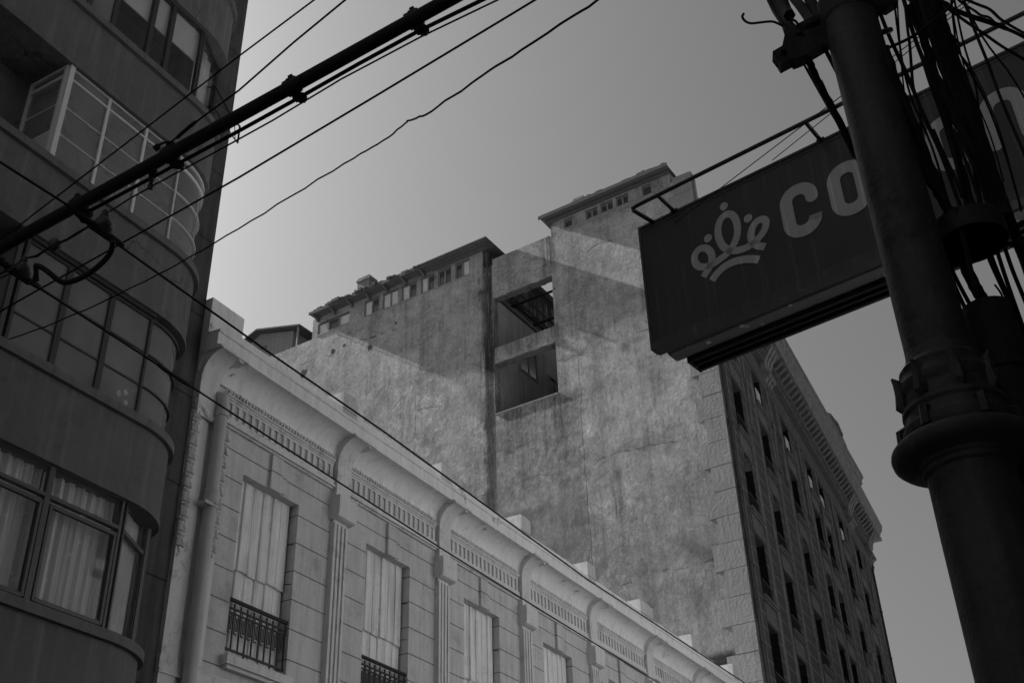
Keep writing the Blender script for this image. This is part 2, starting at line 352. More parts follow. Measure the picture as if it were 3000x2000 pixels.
b = MB()
for k in range(6):
    z0, z1 = HEAD[k] - .0, SILL[k] - .13
    b.box(-14, -11.9, -12, 10.6, z1-.25, z1-.05)
b.build('floor_slab', M['tceil'], tw)
b = MB()
for k in range(5):
    b.box(-13.7, -13.5, -12, 10.9, SILL[k]-.3, HEAD[k+1]+.1)
b.build('interior_wall', M['tdark'], tw)
for k in range(6):
    z0 = HEAD[k] if k else 2.6
    b = MB(); b.prism(bay(0) + [(-12.25, 10.78), (-12.25, -12.0)], 'c', z0, SILL[k]-.125)
    if k: b.prism(bay(.018) + [(-12.2, 10.798), (-12.2, -12.0)], 'c', z0-.03, z0+.05)
    sp = b.build('spandrel', M['tower'], tw, 35)
    b = MB(); b.prism(bay(.07) + [(-12.2, 10.85), (-12.2, -12.0)], 'c', SILL[k]-.13, SILL[k]); b.build('sill_ledge', M['tledge'], sp, 35)
b = MB(YX)
for k in (1, 2): b.panel(-12, 7.42, SILL[k]-.05, HEAD[k+1]+.02, -12.3, -12.13, [(4.2, 5.3, SILL[k]-.05, HEAD[k+1]-.35), (-2, 1, SILL[k]+.5, HEAD[k+1]-.35)])
b.build('balcony_wall', M['tower'], tw)

def unit(T, a0, a1, c0, c1, b_, mat, gl, fw=.05, bars=(), trans=(), lw=.022, dep=.07, vb=()):
    """one glazed unit: frame is the part, its panes the sub-part"""
    m = MB(T)
    m.box(a0, a0+fw, b_-dep, b_, c0, c1); m.box(a1-fw, a1, b_-dep, b_, c0, c1)
    m.box(a0+fw, a1-fw, b_-dep, b_-.003, c0, c0+fw); m.box(a0+fw, a1-fw, b_-dep, b_-.003, c1-fw, c1)
    for z in bars: m.box(a0+fw, a1-fw, b_-dep*.75, b_-.012, z-lw/2, z+lw/2)
    for z in trans: m.box(a0+fw, a1-fw, b_-dep, b_+.004, z-fw*.6, z+fw*.6)
    for y in vb: m.box(y-lw/2, y+lw/2, b_-dep*.7, b_-.012, c0+fw, c1-fw)
    f = m.build('window', mat, tw)
    p = MB(T); p.box(a0+fw*.6, a1-fw*.6, b_-dep*.55, b_-dep*.55+.008, c0+fw*.6, c1-fw*.6); p.build('glass_pane', gl, f)
    return f
def curved_unit(z0, z1, off, mat, gl, bars, trans, fw=.04, ys=9.74):
    P = bay(off, 10, ys=9.72)[2:]
    P2 = bay(off-.07, 10, ys=9.72)[2:]
    m = MB()
    for za, zb, k in [(z0, z0+.05, 0), (z1-.05, z1, 0)] + [(z-.011, z+.011, 1) for z in bars] + [(z-.03, z+.03, 0) for z in trans]:
        m.prism(P + P2[::-1], 'c', za, zb)
    m.box(P[-1][0]-.05, P[-1][0]+.04, P[-1][1]-.09, P[-1][1]-.01, z0, z1)
    f = m.build('window', mat, tw, 40)
    p = MB(); A = bay(off-.035, 10)[2:]; B_ = bay(off-.043, 10)[2:]
    p.prism(A + B_[::-1], 'c', z0+.02, z1-.02); p.build('glass_pane', gl, f, 40)
    return f
def facet_unit(z0, z1, mat, gl, trans=(), bars=()):
    A = Vector((-11.345, 9.79, 0)); B_ = Vector((-11.70, 10.52, 0)); d = (B_-A).normalized(); n = Vector((d.y, -d.x, 0))
    T = lambda a, b, c: A + d*a + n*b + Vector((0, 0, c))
    m = MB(); m.prism([(B_.x+.02, B_.y-.01), (B_.x+.02, B_.y+.05), (-12.02, 10.60), (-12.02, 10.54)], 'c', z0, z1); m.build('window_side', mat, tw)
    return unit(T, 0, (B_-A).length, z0, z1, 0, mat, gl, .045, bars, trans), T, (B_-A).length
def cloth(T, a0, a1, c0, c1, b_, amp, pitch, mat, name, parent):
    n = int((a1-a0)/.012); rows = []
    ph = random.random()*6
    pr = [(a0+(a1-a0)*i/n) for i in range(n+1)]
    for c in (c0, c1):
        rows.append([(a, b_ + amp*math.sin(2*math.pi*a/pitch+ph)*(.7+.3*math.sin(a*5.1)) + amp*.4*math.sin(a*2*math.pi/pitch*2.3), c) for a in pr])
    m = MB(T); m.sheet(rows); return m.build(name, mat, parent, 80)

# first floor in view: grey aluminium, sheer curtains
for (y0, y1) in [(5.0-1.9*i, 6.9-1.9*i) for i in range(9, 0, -1)] + [(5.0, 6.75), (6.75, 8.54), (8.54, 9.74)]:
    f = unit(YX, y0, y1, SILL[0], HEAD[1], -11.33, M['alu'], M['glass'], .042, (), (7.93,))
    m = MB(YX); m.box(y0+.09, y1-.09, -11.375, -11.325, 7.80, 7.85); m.box(y0+.06, y0+.10, -11.375, -11.325, 6.62, 7.85); m.box(y1-.10, y1-.06, -11.375, -11.325, 6.62, 7.85); m.box(y0+.09, y1-.09, -11.375, -11.325, 6.61, 6.66)
    m.build('sash', M['alu'], f)
    cloth(YX, y0+.03, y1-.03, SILL[0], HEAD[1]-.02, -11.52, .035, .17, M['curtain'], 'curtain', f)
f, T, L = facet_unit(SILL[0], HEAD[1], M['alu'], M['glass'], (7.93,))
cloth(T, .05, L-.06, SILL[0], HEAD[1]-.03, -.11, .012, .35, M['panel2'], 'curtain', f)
# second: dark painted timber, small panes, stickers
for (y0, y1) in ((7.46, 8.2), (8.2, 8.96), (8.96, 9.72)):
    f = unit(YX, y0, y1, SILL[1], 11.22, -11.35, M['darkwood'], M['glassd'], .045, (10.62, 10.09), (), .026)
    if y0 > 8.5:
        m = MB(YX)
        for (a, c) in ((9.36, 9.80), (9.47, 9.87), (9.50, 9.72)):
            m.add([(a-.045, -11.379, c), (a, -11.379, c-.055), (a+.045, -11.379, c), (a, -11.379, c+.055)], [(0, 1, 2, 3)])
        ring = [(9.60+.055*math.cos(i*math.pi/8), 9.97+.075*math.sin(i*math.pi/8)) for i in range(16)]
        m.tube([(a, -11.379, c) for a, c in ring + ring[:2]], .006, 4)
        for i in range(4):
            an = i*math.pi/4; m.tube([(9.60-.05*math.cos(an), -11.379, 9.97-.07*math.sin(an)), (9.60+.05*math.cos(an), -11.379, 9.97+.07*math.sin(an))], .005, 4)
        m.build('sticker', M['sticker'], f)
curved_unit(SILL[1], 11.22, -.07, M['darkwood'], M['glassd'], (10.62, 10.09), ())
m = MB(YX); m.box(7.3, 9.72, -11.42, -11.31, 11.22, 11.295); m.build('window_head', M['darkwood'], tw)
TX = lambda Y: (lambda a, b, c: (a, Y+b, c))
unit(TX(7.42), -12.1, -11.36, SILL[1], 11.22, 0, M['alu'], M['glassd'], .05, (10.62, 10.09))
# third: white painted frames, slatted blinds in the lower panes
for i, (y0, y1) in enumerate(((7.46, 8.21), (8.21, 8.965), (8.965, 9.72))):
    f = unit(YX, y0, y1, SILL[2], 14.35, -11.33, M['white'], M['glassw'], .024, (13.61, 13.10), (14.14,), .013)
    m = MB(YX); m.box(y0+.04, y1-.04, -11.385, -11.378, SILL[2]+.02, 13.09); m.build('blind', M['blind'], f)
    if i < 2:
        m = MB(YX); m.box(y0+.10, y1+.2, -12.4, -12.15, 13.75, 13.86); m.box(y0+.10, y1+.2, -12.37, -12.18, 13.72, 13.75); m.build('ceiling_lamp', M['tceil'], f)
f = curved_unit(SILL[2], 14.35, -.05, M['white'], M['glassw'], (13.61, 13.10), (14.14,))
m = MB(); A = bay(-.11, 10)[2:]; B_ = bay(-.12, 10)[2:]; m.prism(A+B_[::-1], 'c', SILL[2]+.02, 13.09); m.build('blind', M['blind'], f, 40)
f = unit(TX(7.46), -12.12, -11.345, SILL[2], 14.35, 0, M['white'], M['glassw'], .05, (13.61, 13.10), (14.14,), .02)
m = MB(TX(7.46)); m.box(-12.07, -11.4, -.06, -.053, SILL[2]+.03, 13.09); m.build('blind', M['blind'], f)
m = MB(YX); m.box(7.42, 7.50, -11.36, -11.295, SILL[2], 14.37); m.build('corner_post', M['white'], tw)
# fourth: dark frames, roller blinds half down
for (y0, y1, zb) in [(5.2-2.0*i, 7.2-2.0*i, 0) for i in range(8, 0, -1)] + [(5.2, 6.4, 0), (6.4, 7.5, 0), (7.5, 7.97, 0), (7.97, 8.69, 16.5), (8.69, 9.08, 16.53), (9.08, 9.77, 16.55)]:
    f = unit(YX, y0, y1, SILL[3], HEAD[4], -11.34, M['darkwood'], M['glassd'] if not zb else M['glass'], .042)
    if zb: m = MB(YX); m.box(y0+.04, y1-.04, -11.43, -11.425, zb, 17.22); m.box(y0+.04, y1-.04, -11.435, -11.42, zb-.02, zb); m.build('roller_blind', M['roller'], f)
f, T, L = facet_unit(SILL[3], HEAD[4], M['darkwood'], M['glass'])
cloth(T, .04, L-.06, SILL[3], HEAD[4]-.03, -.13, .02, .2, M['panel2'], 'curtain', f)
for (y0, y1) in [(5-2.0*i, 7-2.0*i) for i in range(8, 0, -1)] + [(5, 6.4), (6.4, 7.97), (7.97, 9.0), (9.0, 9.77)]:
    unit(YX, y0, y1, SILL[4], HEAD[5], -11.34, M['darkwood'], M['glassd'], .042)
facet_unit(SILL[4], HEAD[5], M['darkwood'], M['glassd'])

# small folding drying rack on the corner of the block
X = -11.6; pt = lambda y, z, x=X: (x, y, z)
m = MB()
for a, c, r in ((pt(10.41, 16.64), pt(10.98, 16.25), .018), (pt(10.98, 16.25), pt(11.12, 16.25), .018), (pt(11.12, 16.25), pt(11.12, 15.85), .018), (pt(10.42, 16.19), pt(11.0, 15.89), .012),
                (pt(11.0, 15.89), pt(11.12, 15.85), .012), (pt(10.62, 16.50), pt(10.42, 16.19), .01), (pt(10.86, 16.34), pt(10.40, 15.98), .009), (pt(10.41, 16.64), pt(10.41, 16.64, -12.0), .014),
                (pt(10.42, 16.19), pt(10.42, 16.19, -12.0), .012), (pt(10.98, 16.25), pt(11.05, 15.88), .008), (pt(10.41, 16.64), pt(10.42, 16.0), .012)):
    m.tube([a, c], r, 6)
tag(m.build('drying_rack', M['iron'], loc=(-11.8, 10.7, 16.3)), 'thin black folding metal rack jutting from the dark block by its upper corner window', 'rack')

# ------------------------------------------------------------------ pale classical building, middle
bb = thing('classical_building', (-12, 24.8, 0), 'pale stone building with coved cornice, fluted pilasters and sheeted windows', 'building')
Y0, Y1 = 11.285, 38.2
NB = 8; PIT = 3.33
wc = [13.28 + PIT*k for k in range(NB)]; pc = [15.03 + PIT*k for k in range(NB-1)]
b = MB(YX)
holes = [(c-.70, c+.70, 7.13, 10.075) for c in wc] + [(c-1.0, c+1.0, .2, 4.6) for c in wc]
b.panel(Y0, Y1, 0, 12.0, -12.4, -12.0, holes)
b.box(Y0, Y1, -24, -12.4, 11.5, 11.9); b.box(Y0, Y1, -24.3, -24, 0, 11.9)
b.build('wall', M['bwall'], bb)
b = MB(YX)
for c in wc: b.box(c-1.05, c+1.05, -12.39, -12.3, .2, 4.6)
b.build('shop_shutter', M['tdark'], bb)
# cornice with its cove
arc = [(-11.63 - .335*math.cos(t), 11.365 + .335*math.sin(t)) for t in [math.pi/2*i/10 for i in range(11)]]
prof = [(-12.05, 11.365)] + arc + [(-11.585, 11.70), (-11.585, 11.73), (-11.63, 11.745), (-11.63, 11.96), (-11.60, 11.975), (-11.60, 12.02), (-11.9, 12.04), (-12.05, 12.04)]
b = MB(lambda a, y, c: (a, y, c)); b.prism(prof, 'b', Y0, Y1); b.build('cornice', M['bpar'], bb, 25)
b = MB(YX)
b.box(12.05, Y1, -12.2, -11.85, 12.03, 12.34)
for i in range(90):                                                   # worn, broken top edge of the parapet
    y = random.uniform(17, Y1-.3); l = random.uniform(.08, .5); b.box(y, y+l, -12.1-random.random()*.08, -11.86-random.random()*.03, 12.33, 12.34+random.uniform(.008, .03))
par = b.build('parapet', M['bpar'], bb)
b = MB(YX); b.box(Y0, 12.05, -12.5, -11.855, 12.025, 12.72); b.build('parapet_pier', M['bpar'], bb)
for i, c in enumerate(pc):
    ww = .21 if i != 4 else .40
    b = MB(YX); hb = 12.66+random.uniform(-.05, .05); b.box(c-ww, c+ww, -12.5, -11.845, 12.022, hb); b.box(c-ww+.02, c+ww*random.uniform(.2, .9), -12.45, -11.87, hb-.001, hb+random.uniform(.01, .05)); b.build('parapet_block', M['bwall'], bb)
# frieze of each bay: egg moulding, fillets, fluted band
for k in range(NB):
    a0 = (pc[k-1] + .225) if k else 11.95; a1 = (pc[k] - .23) if k < NB-1 else Y1
    b = MB(YX)
    b.box(a0, a1, -12.02, -11.925, 11.225, 11.258); b.box(a0, a1, -12.02, -11.95, 11.19, 11.225); b.box(a0, a1, -12.02, -11.965, 11.14, 11.19)
    n = int((a1-a0-.1)/.155); st = (a1-a0-.1)/n
    for i in range(n+1):
        y = a0+.05+i*st; b.box(y-.037, y+.037, -12.02, -11.968, 10.87, 11.14)
    b.box(a0, a1, -12.02, -11.935, 10.76, 10.87); b.box(a0, a1, -12.02, -11.90, 10.725, 10.76); b.box(a0, a1, -12.02, -11.945, 10.695, 10.725)
    fz = b.build('frieze', M['btrim'], bb)
    b = MB(YX); b.box(a0, a1, -12.03, -11.985, 11.258, 11.366)
    n = int((a1-a0)/.152); st = (a1-a0)/n
    for i in range(n):
        y = a0+st*(i+.5)
        R_ = [[(y+.043*math.cos(t)*math.sin(p), -11.985+.075*math.sin(t)*math.sin(p), 11.312-.048*math.cos(p)) for t in [math.pi*q/6 for q in range(7)]] for p in [math.pi*q/6 for q in range(7)]]
        b.sheet(R_)
        b.box(y+st/2-.012, y+st/2+.012, -11.985, -11.935, 11.262, 11.36)
    b.build('egg_moulding', M['btrim'], fz, 50)
# pilasters with capital block and scroll console
cp = [(-12.02, 10.575), (-11.89, 10.575), (-11.89, 11.2)]
for i in range(0, 11):
    t = math.pi/2*i/10; cp.append((-11.52 - .37*math.cos(t), 11.21 + .425*math.sin(t)))
cp += [(-11.50, 11.635), (-11.50, 11.66), (-12.02, 11.66)]
def pilaster(c, full=True):
    b = MB(YX)
    if full:
        b.box(c-.19, c+.19, -12.02, -11.925, 5, 10.13)
        for q in (-.165, -.06, .05, .155): b.box(c+q-.028, c+q+.028, -11.93, -11.892, 5, 10.06)
    else: b.box(Y0+.01, 12.12, -12.02, -11.965, 5, 10.66); b.box(Y0+.012, 11.62, -12.02, -11.94, 5, 10.56)
    p = b.build('pilaster', M['btrim'], bb)
    b = MB(lambda x, y, z: (x, y, z))
    b.prism([(-12.02, 10.56), (-11.775, 10.56), (-11.77, 10.40), (-11.775, 10.22), (-11.79, 10.16), (-11.84, 10.13), (-12.02, 10.125)], 'b', c-.235, c+.27)
    if full: b.build('capital_block', M['btrim'], p, 30)
    b = MB(lambda x, y, z: (x, y, z)); b.prism(cp, 'b', c-.195, c+.20)
    b.prism([(x_-.035, z_+.0) for x_, z_ in cp[1:-1]] + [(-12.02, 11.655), (-12.02, 10.58)], 'b', c+.20, c+.245)
    b.box(-11.96, -11.515, c-.225, c+.43, 11.655, 11.699)
    b.box(-11.96, -11.555, c+.245, c+.34, 11.62, 11.656)
    b.build('console', M['btrim'], p, 30)
for c in pc: pilaster(c)
pilaster(11.50, False)
b = MB(YX); b.box(Y0, Y1, -12.02, -11.92, 6.56, 6.62); b.box(Y0, Y1, -12.02, -11.935, 6.62, 6.78); b.build('string_course', M['btrim'], bb)
def shutter(c, k):
    rows = []; objs = MB(YX)
    for (z0, z1, off) in ((8.56, 10.08, -12.150), (7.10, 8.66, -12.182)):
        xs = []; n = 170; yy = [c-.705 + 1.37*i/n for i in range(n+1)]
        for y in yy:
            s_ = (y-c+.705)/.232; fr = s_-math.floor(s_)
            xs.append(off + .0045*math.sin(2*math.pi*(y-c)/.036) + (.012 if fr < .05 else 0) - .013*fr + .006*math.sin(math.floor(s_)*2.3+k))
        jag = [random.uniform(-.008, .008)]*1
        objs.sheet([[(y, x, z0 + .012*math.sin(math.floor((y-c+.7)/.232)*1.9+k)) for y, x in zip(yy, xs)], [(y, x, z1) for y, x in zip(yy, xs)]])
    return objs
for k, c in enumerate(wc):
    b = MB(YX); b.box(c-.70, c+.70, -12.36, -12.3, 7.13, 10.07); wn = b.build('window', M['tdark'], bb)
    shutter(c, k).build('corrugated_sheet', M['shutter'], wn)
    b = MB(YX); b.box(c-.77, c+.77, -12.02, -11.865, 6.985, 7.125); b.box(c-.72, c+.72, -12.02, -11.91, 6.93, 6.985); b.build('sill', M['btrim'], wn)
    b = MB(YX); b.box(c-.11, c+.165, -12.02, -11.938, 10.062, 10.675); b.box(c+.165, c+.3, -12.02, -11.97, 10.10, 10.675); b.build('keystone', M['bwall'], wn)
    b = MB(YX)                                                        # window guard
    b.tube([(c-.70, -12.06, 8.03), (c+.70, -12.06, 8.03)], .034, 8)
    for z, r in ((7.90, .013), (7.83, .011), (7.27, .016)): b.box(c-.70, c+.70, -12.06-r, -12.06+r, z-r, z+r)
    n = 9; st = 1.34/n
    for i in range(n+1):
        y = c-.67+st*i; b.box(y-.010, y+.010, -12.07, -12.05, 7.27 if i not in (3, 7) else 7.10, 7.98)
        if i < n:
            b.box(y+.035, y+.047, -12.066, -12.054, 7.52, 7.90); b.box(y+st-.047, y+st-.035, -12.066, -12.054, 7.58, 7.83)
            b.box(y+.035, y+st*.62, -12.066, -12.054, 7.515, 7.535); b.box(y+st*.5, y+st-.035, -12.066, -12.054, 7.575, 7.592); b.box(y+st*.5-.006, y+st*.5+.006, -12.066, -12.054, 7.575, 7.78)
    b.build('guard_rail', M['iron'], wn)
    for z in (8.67, 9.36): b = MB(YX); b.beam((c+.62, -12.12, z), (c+.72, -12.02, z+.015), .01); b.build('sheet_hook', M['iron'], wn)
# downpipe with elbow, collars and straps
b = MB(); py_ = 11.77
b.tube([(-12.0, py_-.02, 11.02), (-11.92, py_-.01, 11.07), (-11.85, py_, 11.02), (-11.83, py_, 10.9), (-11.83, py_, 6), (-11.83, py_, 0)], [.10, .112, .112, .10, .10, .10], 18)
dp = b.build('downpipe', M['pipe'], bb, 50)
for z in (9.30, 6.2): b = MB(); b.lathe([(.101, -.12), (.122, -.12), (.122, .0), (.115, .02), (.122, .05), (.122, .1), (.101, .14)], (-11.83, py_, z), 20); b.build('pipe_collar', M['pipe'], dp, 40)
b = MB(); b.box(-11.9, -11.72, py_-.22, py_-.05, 9.12, 9.17); b.lathe([(.101, 0), (.116, 0), (.116, .06), (.101, .06)], (-11.83, py_, 9.11), 20); b.build('pipe_strap', M['pipe'], dp, 40)
b = MB(); b.lathe([(.101, 0), (.118, .01), (.118, .05), (.101, .06)], (-11.83, py_, 10.68), 20); b.build('pipe_collar', M['pipe'], dp, 40)
# carved garlands either side of the downpipe
def garland(y, z1, z0):
    b = MB(lambda a_, c_, e_: (-11.99+(a_+11.965)*1.3+.03, y+(c_-y)*1.3, e_)); z = z1
    k = 0
    while z > z0+.1:
        L = .235
        b.lathe([(.01, 0), (.055, -.005), (.066, -.02), (.055, -.045), (.034, -.05), (.045, -.075), (.056, -.10), (.050, -.15), (.058, -.185), (.064, -.205), (.03, -.215), (.028, -.235)], (-11.965, y+.006*math.sin(k*2.1), z), 10)
        for j in range(6):
            a = j*math.pi/3; b.tube([(-11.965+.05*math.cos(a), y+.05*math.sin(a), z-.09), (-11.965+.058*math.cos(a), y+.058*math.sin(a), z-.2)], .012, 4)
        z -= L; k += 1
    b.tube([(-11.965, y, z+.02), (-11.955, y+.02, z-.06), (-11.965, y-.02, z-.12), (-11.97, y+.01, z-.15)], [.04, .03, .028, .012], 6)
    return b.build('garland', M['btrim'], bb, 50)
garland(11.36, 10.72, 8.5); garland(12.02, 10.62, 8.5)
b = MB(); b.tube([(-11.95, 11.36, 10.78), (-11.92, 11.42, 10.72), (-11.91, 11.52, 10.64), (-11.92, 11.62, 10.62), (-11.95, 11.72, 10.66)], [.045, .065, .06, .055, .04], 8)
for i in range(5): b.tube([(-11.86, 11.42+i*.06, 10.70-i*.02), (-11.87, 11.47+i*.06, 10.62-i*.01)], .014, 4)
b.lathe([(.02, -.09), (.06, -.06), (.07, 0), (.055, .06), (.02, .08)], (-11.95, 11.35, 10.79), 10)
b.build('swag', M['btrim'], bb, 50)

# ------------------------------------------------------------------ old block behind, with the rough blank wall
oc = thing('old_block', tuple(PC), 'tall old block with rough stained blank side wall, rooftop rooms and ornate dark street front', 'building')
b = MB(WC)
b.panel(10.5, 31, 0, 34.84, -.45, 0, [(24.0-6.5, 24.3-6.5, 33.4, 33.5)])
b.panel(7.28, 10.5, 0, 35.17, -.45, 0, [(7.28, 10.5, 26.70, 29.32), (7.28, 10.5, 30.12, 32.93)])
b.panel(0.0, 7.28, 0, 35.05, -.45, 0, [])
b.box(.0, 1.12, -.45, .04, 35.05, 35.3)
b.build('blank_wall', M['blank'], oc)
b = MB(WC)
b.box(11.35, 31, -30, -.45, 34.2, 34.6); b.prism([(.5, -.45), (7.0, -.45), (7.0, -30), (4.6, -30)], 'c', 34.2, 34.6); b.box(7.0, 11.35, -30, -9.8, 34.2, 34.6)
b.build('flat_roof', M['rooft'], oc)
for z in (32.93, 29.32):                                               # broken concrete edges of the light well
    b = MB(WC); u = 7.3
    while u < 10.45:
        l = random.uniform(.10, .3); d = random.uniform(.01, .09); b.box(u, min(u+l, 10.48), -.40, -random.uniform(.02, .12), z-d, z+.02); u += l
    b.build('broken_beam_edge', M['wood'], oc)
b = MB(WC); b.box(7.3, 10.48, -.3, .045, 26.66, 26.72); b.build('sill_slab', M['quoin'], oc)
# light well
b = MB(WC)
b.panel(-9.4, -.45, 20, 33.15, 10.52, 10.9, []) if False else None
b.box(10.52, 10.9, -9.4, -.45, 20, 33.15); b.box(6.9, 7.26, -9.4, -.45, 20, 34.2); b.box(7.26, 10.52, -9.8, -9.4, 20, 34.2); b.box(7.26, 10.52, -9.4, -.45, 19.6, 20)
b.box(11.35, 11.6, -9.4, -.45, 33.0, 36.2); b.box(10.5, 11.35, -9.4, -.45, 33.15, 33.3)
well = b.build('light_well', plain('grimy light well render', .30, .35, .9, .9, .01, 12, streak=-.45), oc)
b = MB(WC)
for n0 in (-2.2, -4.2, -6.4): b.box(8.2, 11.4, n0-.04, n0+.04, 33.75, 33.85)
for u in (9.1, 10.0): b.box(u-.03, u+.03, -9.2, -.6, 33.84, 33.9)
b.box(10.46, 10.53, -7, -.45, 33.05, 33.2)
b.build('skylight_bar', M['iron'], well)
for n0, z0, n1, z1 in ((-2.3, 30.2, -3.7, 31.6), (-2.2, 26.9, -3.6, 28.2), (-4.9, 29.4, -6.0, 31.0), (-2.0, 23.5, -3.4, 25.2)):
    b = MB(WC)
    b.box(10.44, 10.53, n1-.08, n0+.08, z0-.08, z0); b.box(10.44, 10.53, n1-.08, n0+.08, z1, z1+.1); b.box(10.46, 10.53, n1-.08, n1, z0, z1); b.box(10.46, 10.53, n0, n0+.08, z0, z1)
    b.box(10.47, 10.53, (n0+n1)/2-.04, (n0+n1)/2+.04, z0, z1); b.mi = 1; b.box(10.50, 10.53, n1, n0, z0, z1)
    b.build('window', [M['pwin'], M['fpane']], well)
b = MB(WC); b.box(8.3, 9.2, -9.4, -9.33, 26.2, 28.9); b.build('doorway', M['fpane'], well)

def casement(T, a0, a1, c0, c1, parent, back=-.10, panes=2, pale=(), openw=None):
    m = MB(T); fw = .05
    m.box(a0-.03, a1+.03, back-.04, .025, c0-.06, c0); m.box(a0-.02, a1+.02, back-.04, .012, c1, c1+.05)
    m.box(a0, a0+fw, back-.03, back+.05, c0, c1); m.box(a1-fw, a1, back-.03, back+.05, c0, c1); m.box(a0+fw, a1-fw, back-.03, back+.045, c0, c0+fw); m.box(a0+fw, a1-fw, back-.03, back+.045, c1-fw, c1)
    st = (a1-a0)/panes
    for i in range(1, panes): m.box(a0+st*i-.04, a0+st*i+.04, back-.03, back+.055, c0+fw, c1-fw)
    for i in range(panes):
        m.mi = 2 if i in pale else 1
        m.box(a0+st*i+.04, a0+st*(i+1)-.04, back-.028, back+.005, c0+fw, c1-fw)
        m.mi = 0
    return m.build('window', [M['pwin'], M['pane2'], M['panel2']], parent)

# long rooftop room: seven casements under a ragged tiled eave
EZ = 36.04
wins = [(19.30, 21.40, 34.95, 35.62), (17.37, 18.32, 34.9, 35.8), (16.17, 17.14, 34.88, 35.8), (15.0, 15.93, 34.9, 35.78), (13.92, 14.74, 34.88, 35.8), (12.9, 13.69, 34.86, 35.82), (11.83, 12.66, 34.88, 35.8)]
b = MB(WC); b.panel(10.95, 21.78, 34.835, 36.05, -.3, -.002, wins)
b.box(21.5, 21.82, -7, -.3, 34.6, 36.1); b.box(10.96, 11.2, -7, -.3, 34.6, 36.1); b.box(11.2, 21.5, -7, -6.8, 34.6, 36.1)
ph = b.build('rooftop_room', M['blank'], oc)
for i, (a0, a1, c0, c1) in enumerate(wins):
    pale = [(0, 2), (1,), (0, 1), (1,), (1,), (), (0,)][i]
    casement(WC, a0, a1, c0, c1, ph, panes=3 if i == 0 else 2, pale=pale)
d = Vector((0, 0, 0))
b = MB(lambda a, n_, c: WC(20.72 - a*.35, .0 + a*.55, c)); b.box(0, .055, -.02, .02, 34.98, 35.60); b.box(.72, .775, -.02, .02, 34.98, 35.60); b.box(.055, .72, -.02, .02, 34.98, 35.03); b.box(.055, .72, -.02, .02, 35.55, 35.60); b.mi = 1; b.box(.05, .725, -.005, .005, 35.02, 35.56)
b.build('open_casement', [M['pwin'], M['glass']], ph)
b = MB(WC)
b.box(10.5, 21.62, -7.3, .50, EZ+.02, EZ+.08)
b.box(10.5, 21.62, .50, .55, EZ-.05, EZ+.10)
u = 14.4
while u < 21.55:                                                       # ragged tile ends
    l = random.uniform(.10, .34); b.box(u, min(u+l*.92, 21.68), -.2-random.random()*.3, .54+random.uniform(-.06, .14), EZ+.085+random.uniform(-.03, .02), EZ+.125+random.uniform(0, .16)); u += l
b.box(10.46, 14.4, -7.3, .60, EZ+.085, EZ+.15)
b.box(10.6, 14.0, -.0, .48, EZ-.07, EZ+.018)
b.box(10.62, 14.0, .02, .30, EZ-.14, EZ-.07)
rf = b.build('eave_roof', M['rooft'], ph)
for i in range(7):
    u = 21.4 - i*1.15; b = MB(WC)
    b.prism([(-.02, EZ-.30), (.08, EZ-.30), (.16, EZ-.22), (.36, EZ-.10), (.38, EZ+.018), (-.02, EZ+.018)], 'a', u-.06, u+.06) if False else b.prism([(-.001, EZ-.26), (.07, EZ-.26), (.14, EZ-.20), (.42, EZ-.10), (.47, EZ-.055), (.47, EZ+.018), (-.001, EZ+.018)], 'a', u-.055, u+.055)
    b.build('eave_bracket', M['wood'], rf)
b = MB(WC); b.box(10.52, 10.64, -1.5, -1.4, 34.6, EZ+.02); b.build('eave_post', M['pwin'], rf)
b = MB(WC); b.box(18.95, 19.75, -1.7, -1.0, 36.1, 38.45); b.box(18.9, 19.8, -1.75, -.95, 38.2, 38.32); b.build('chimney', M['quoin'], oc)
# second rooftop room beside the street front
EZ2 = 35.95
wins = [(6.03, 6.48, 35.22, 35.70), (4.69, 5.32, 35.22, 35.68), (3.89, 4.52, 35.22, 35.72), (3.10, 3.72, 35.22, 35.74), (1.93, 2.40, 35.2, 35.75)]
b = MB(WC); b.panel(1.0, 7.2, 35.045, 36.0, -.3, -.004, wins); b.box(1.0, 7.2, -6, -.3, 35.0, 35.1); b.box(6.9, 7.2, -6, -.3, 35.0, 36.0); b.box(1.0, 1.3, -6, -.3, 35.0, 36.0)
p2 = b.build('rooftop_room', M['blank'], oc)
for i, wdw in enumerate(wins): casement(WC, *wdw, p2, panes=1 if i in (0, 4) else 2)
b = MB(WC); b.box(.9, 7.5, -6.3, .48, EZ2+.02, EZ2+.1); b.box(.86, 7.55, .48, .54, EZ2-.06, EZ2+.12); b.box(.95, 7.3, 0, .22, EZ2-.10, EZ2+.018)
u = 1.0
while u < 5.6:
    l = random.uniform(.12, .45); b.box(u, u+l*.9, -.2, .43+random.uniform(-.04, .05), EZ2+.125, EZ2+.18+random.uniform(0, .11)); u += l*1.1
b.build('eave_roof', M['rooft'], p2)
b = MB(WC); b.box(1.15, 5.78, -.002, .14, 35.0, 35.07); b.build('ledge', M['quoin'], p2)
b = MB(WC); b.box(5.95, 6.5, -1.6, -1.1, 36.0, 37.75); b.box(5.9, 6.55, -1.65, -1.05, 37.5, 37.6); b.build('chimney', M['quoin'], oc)
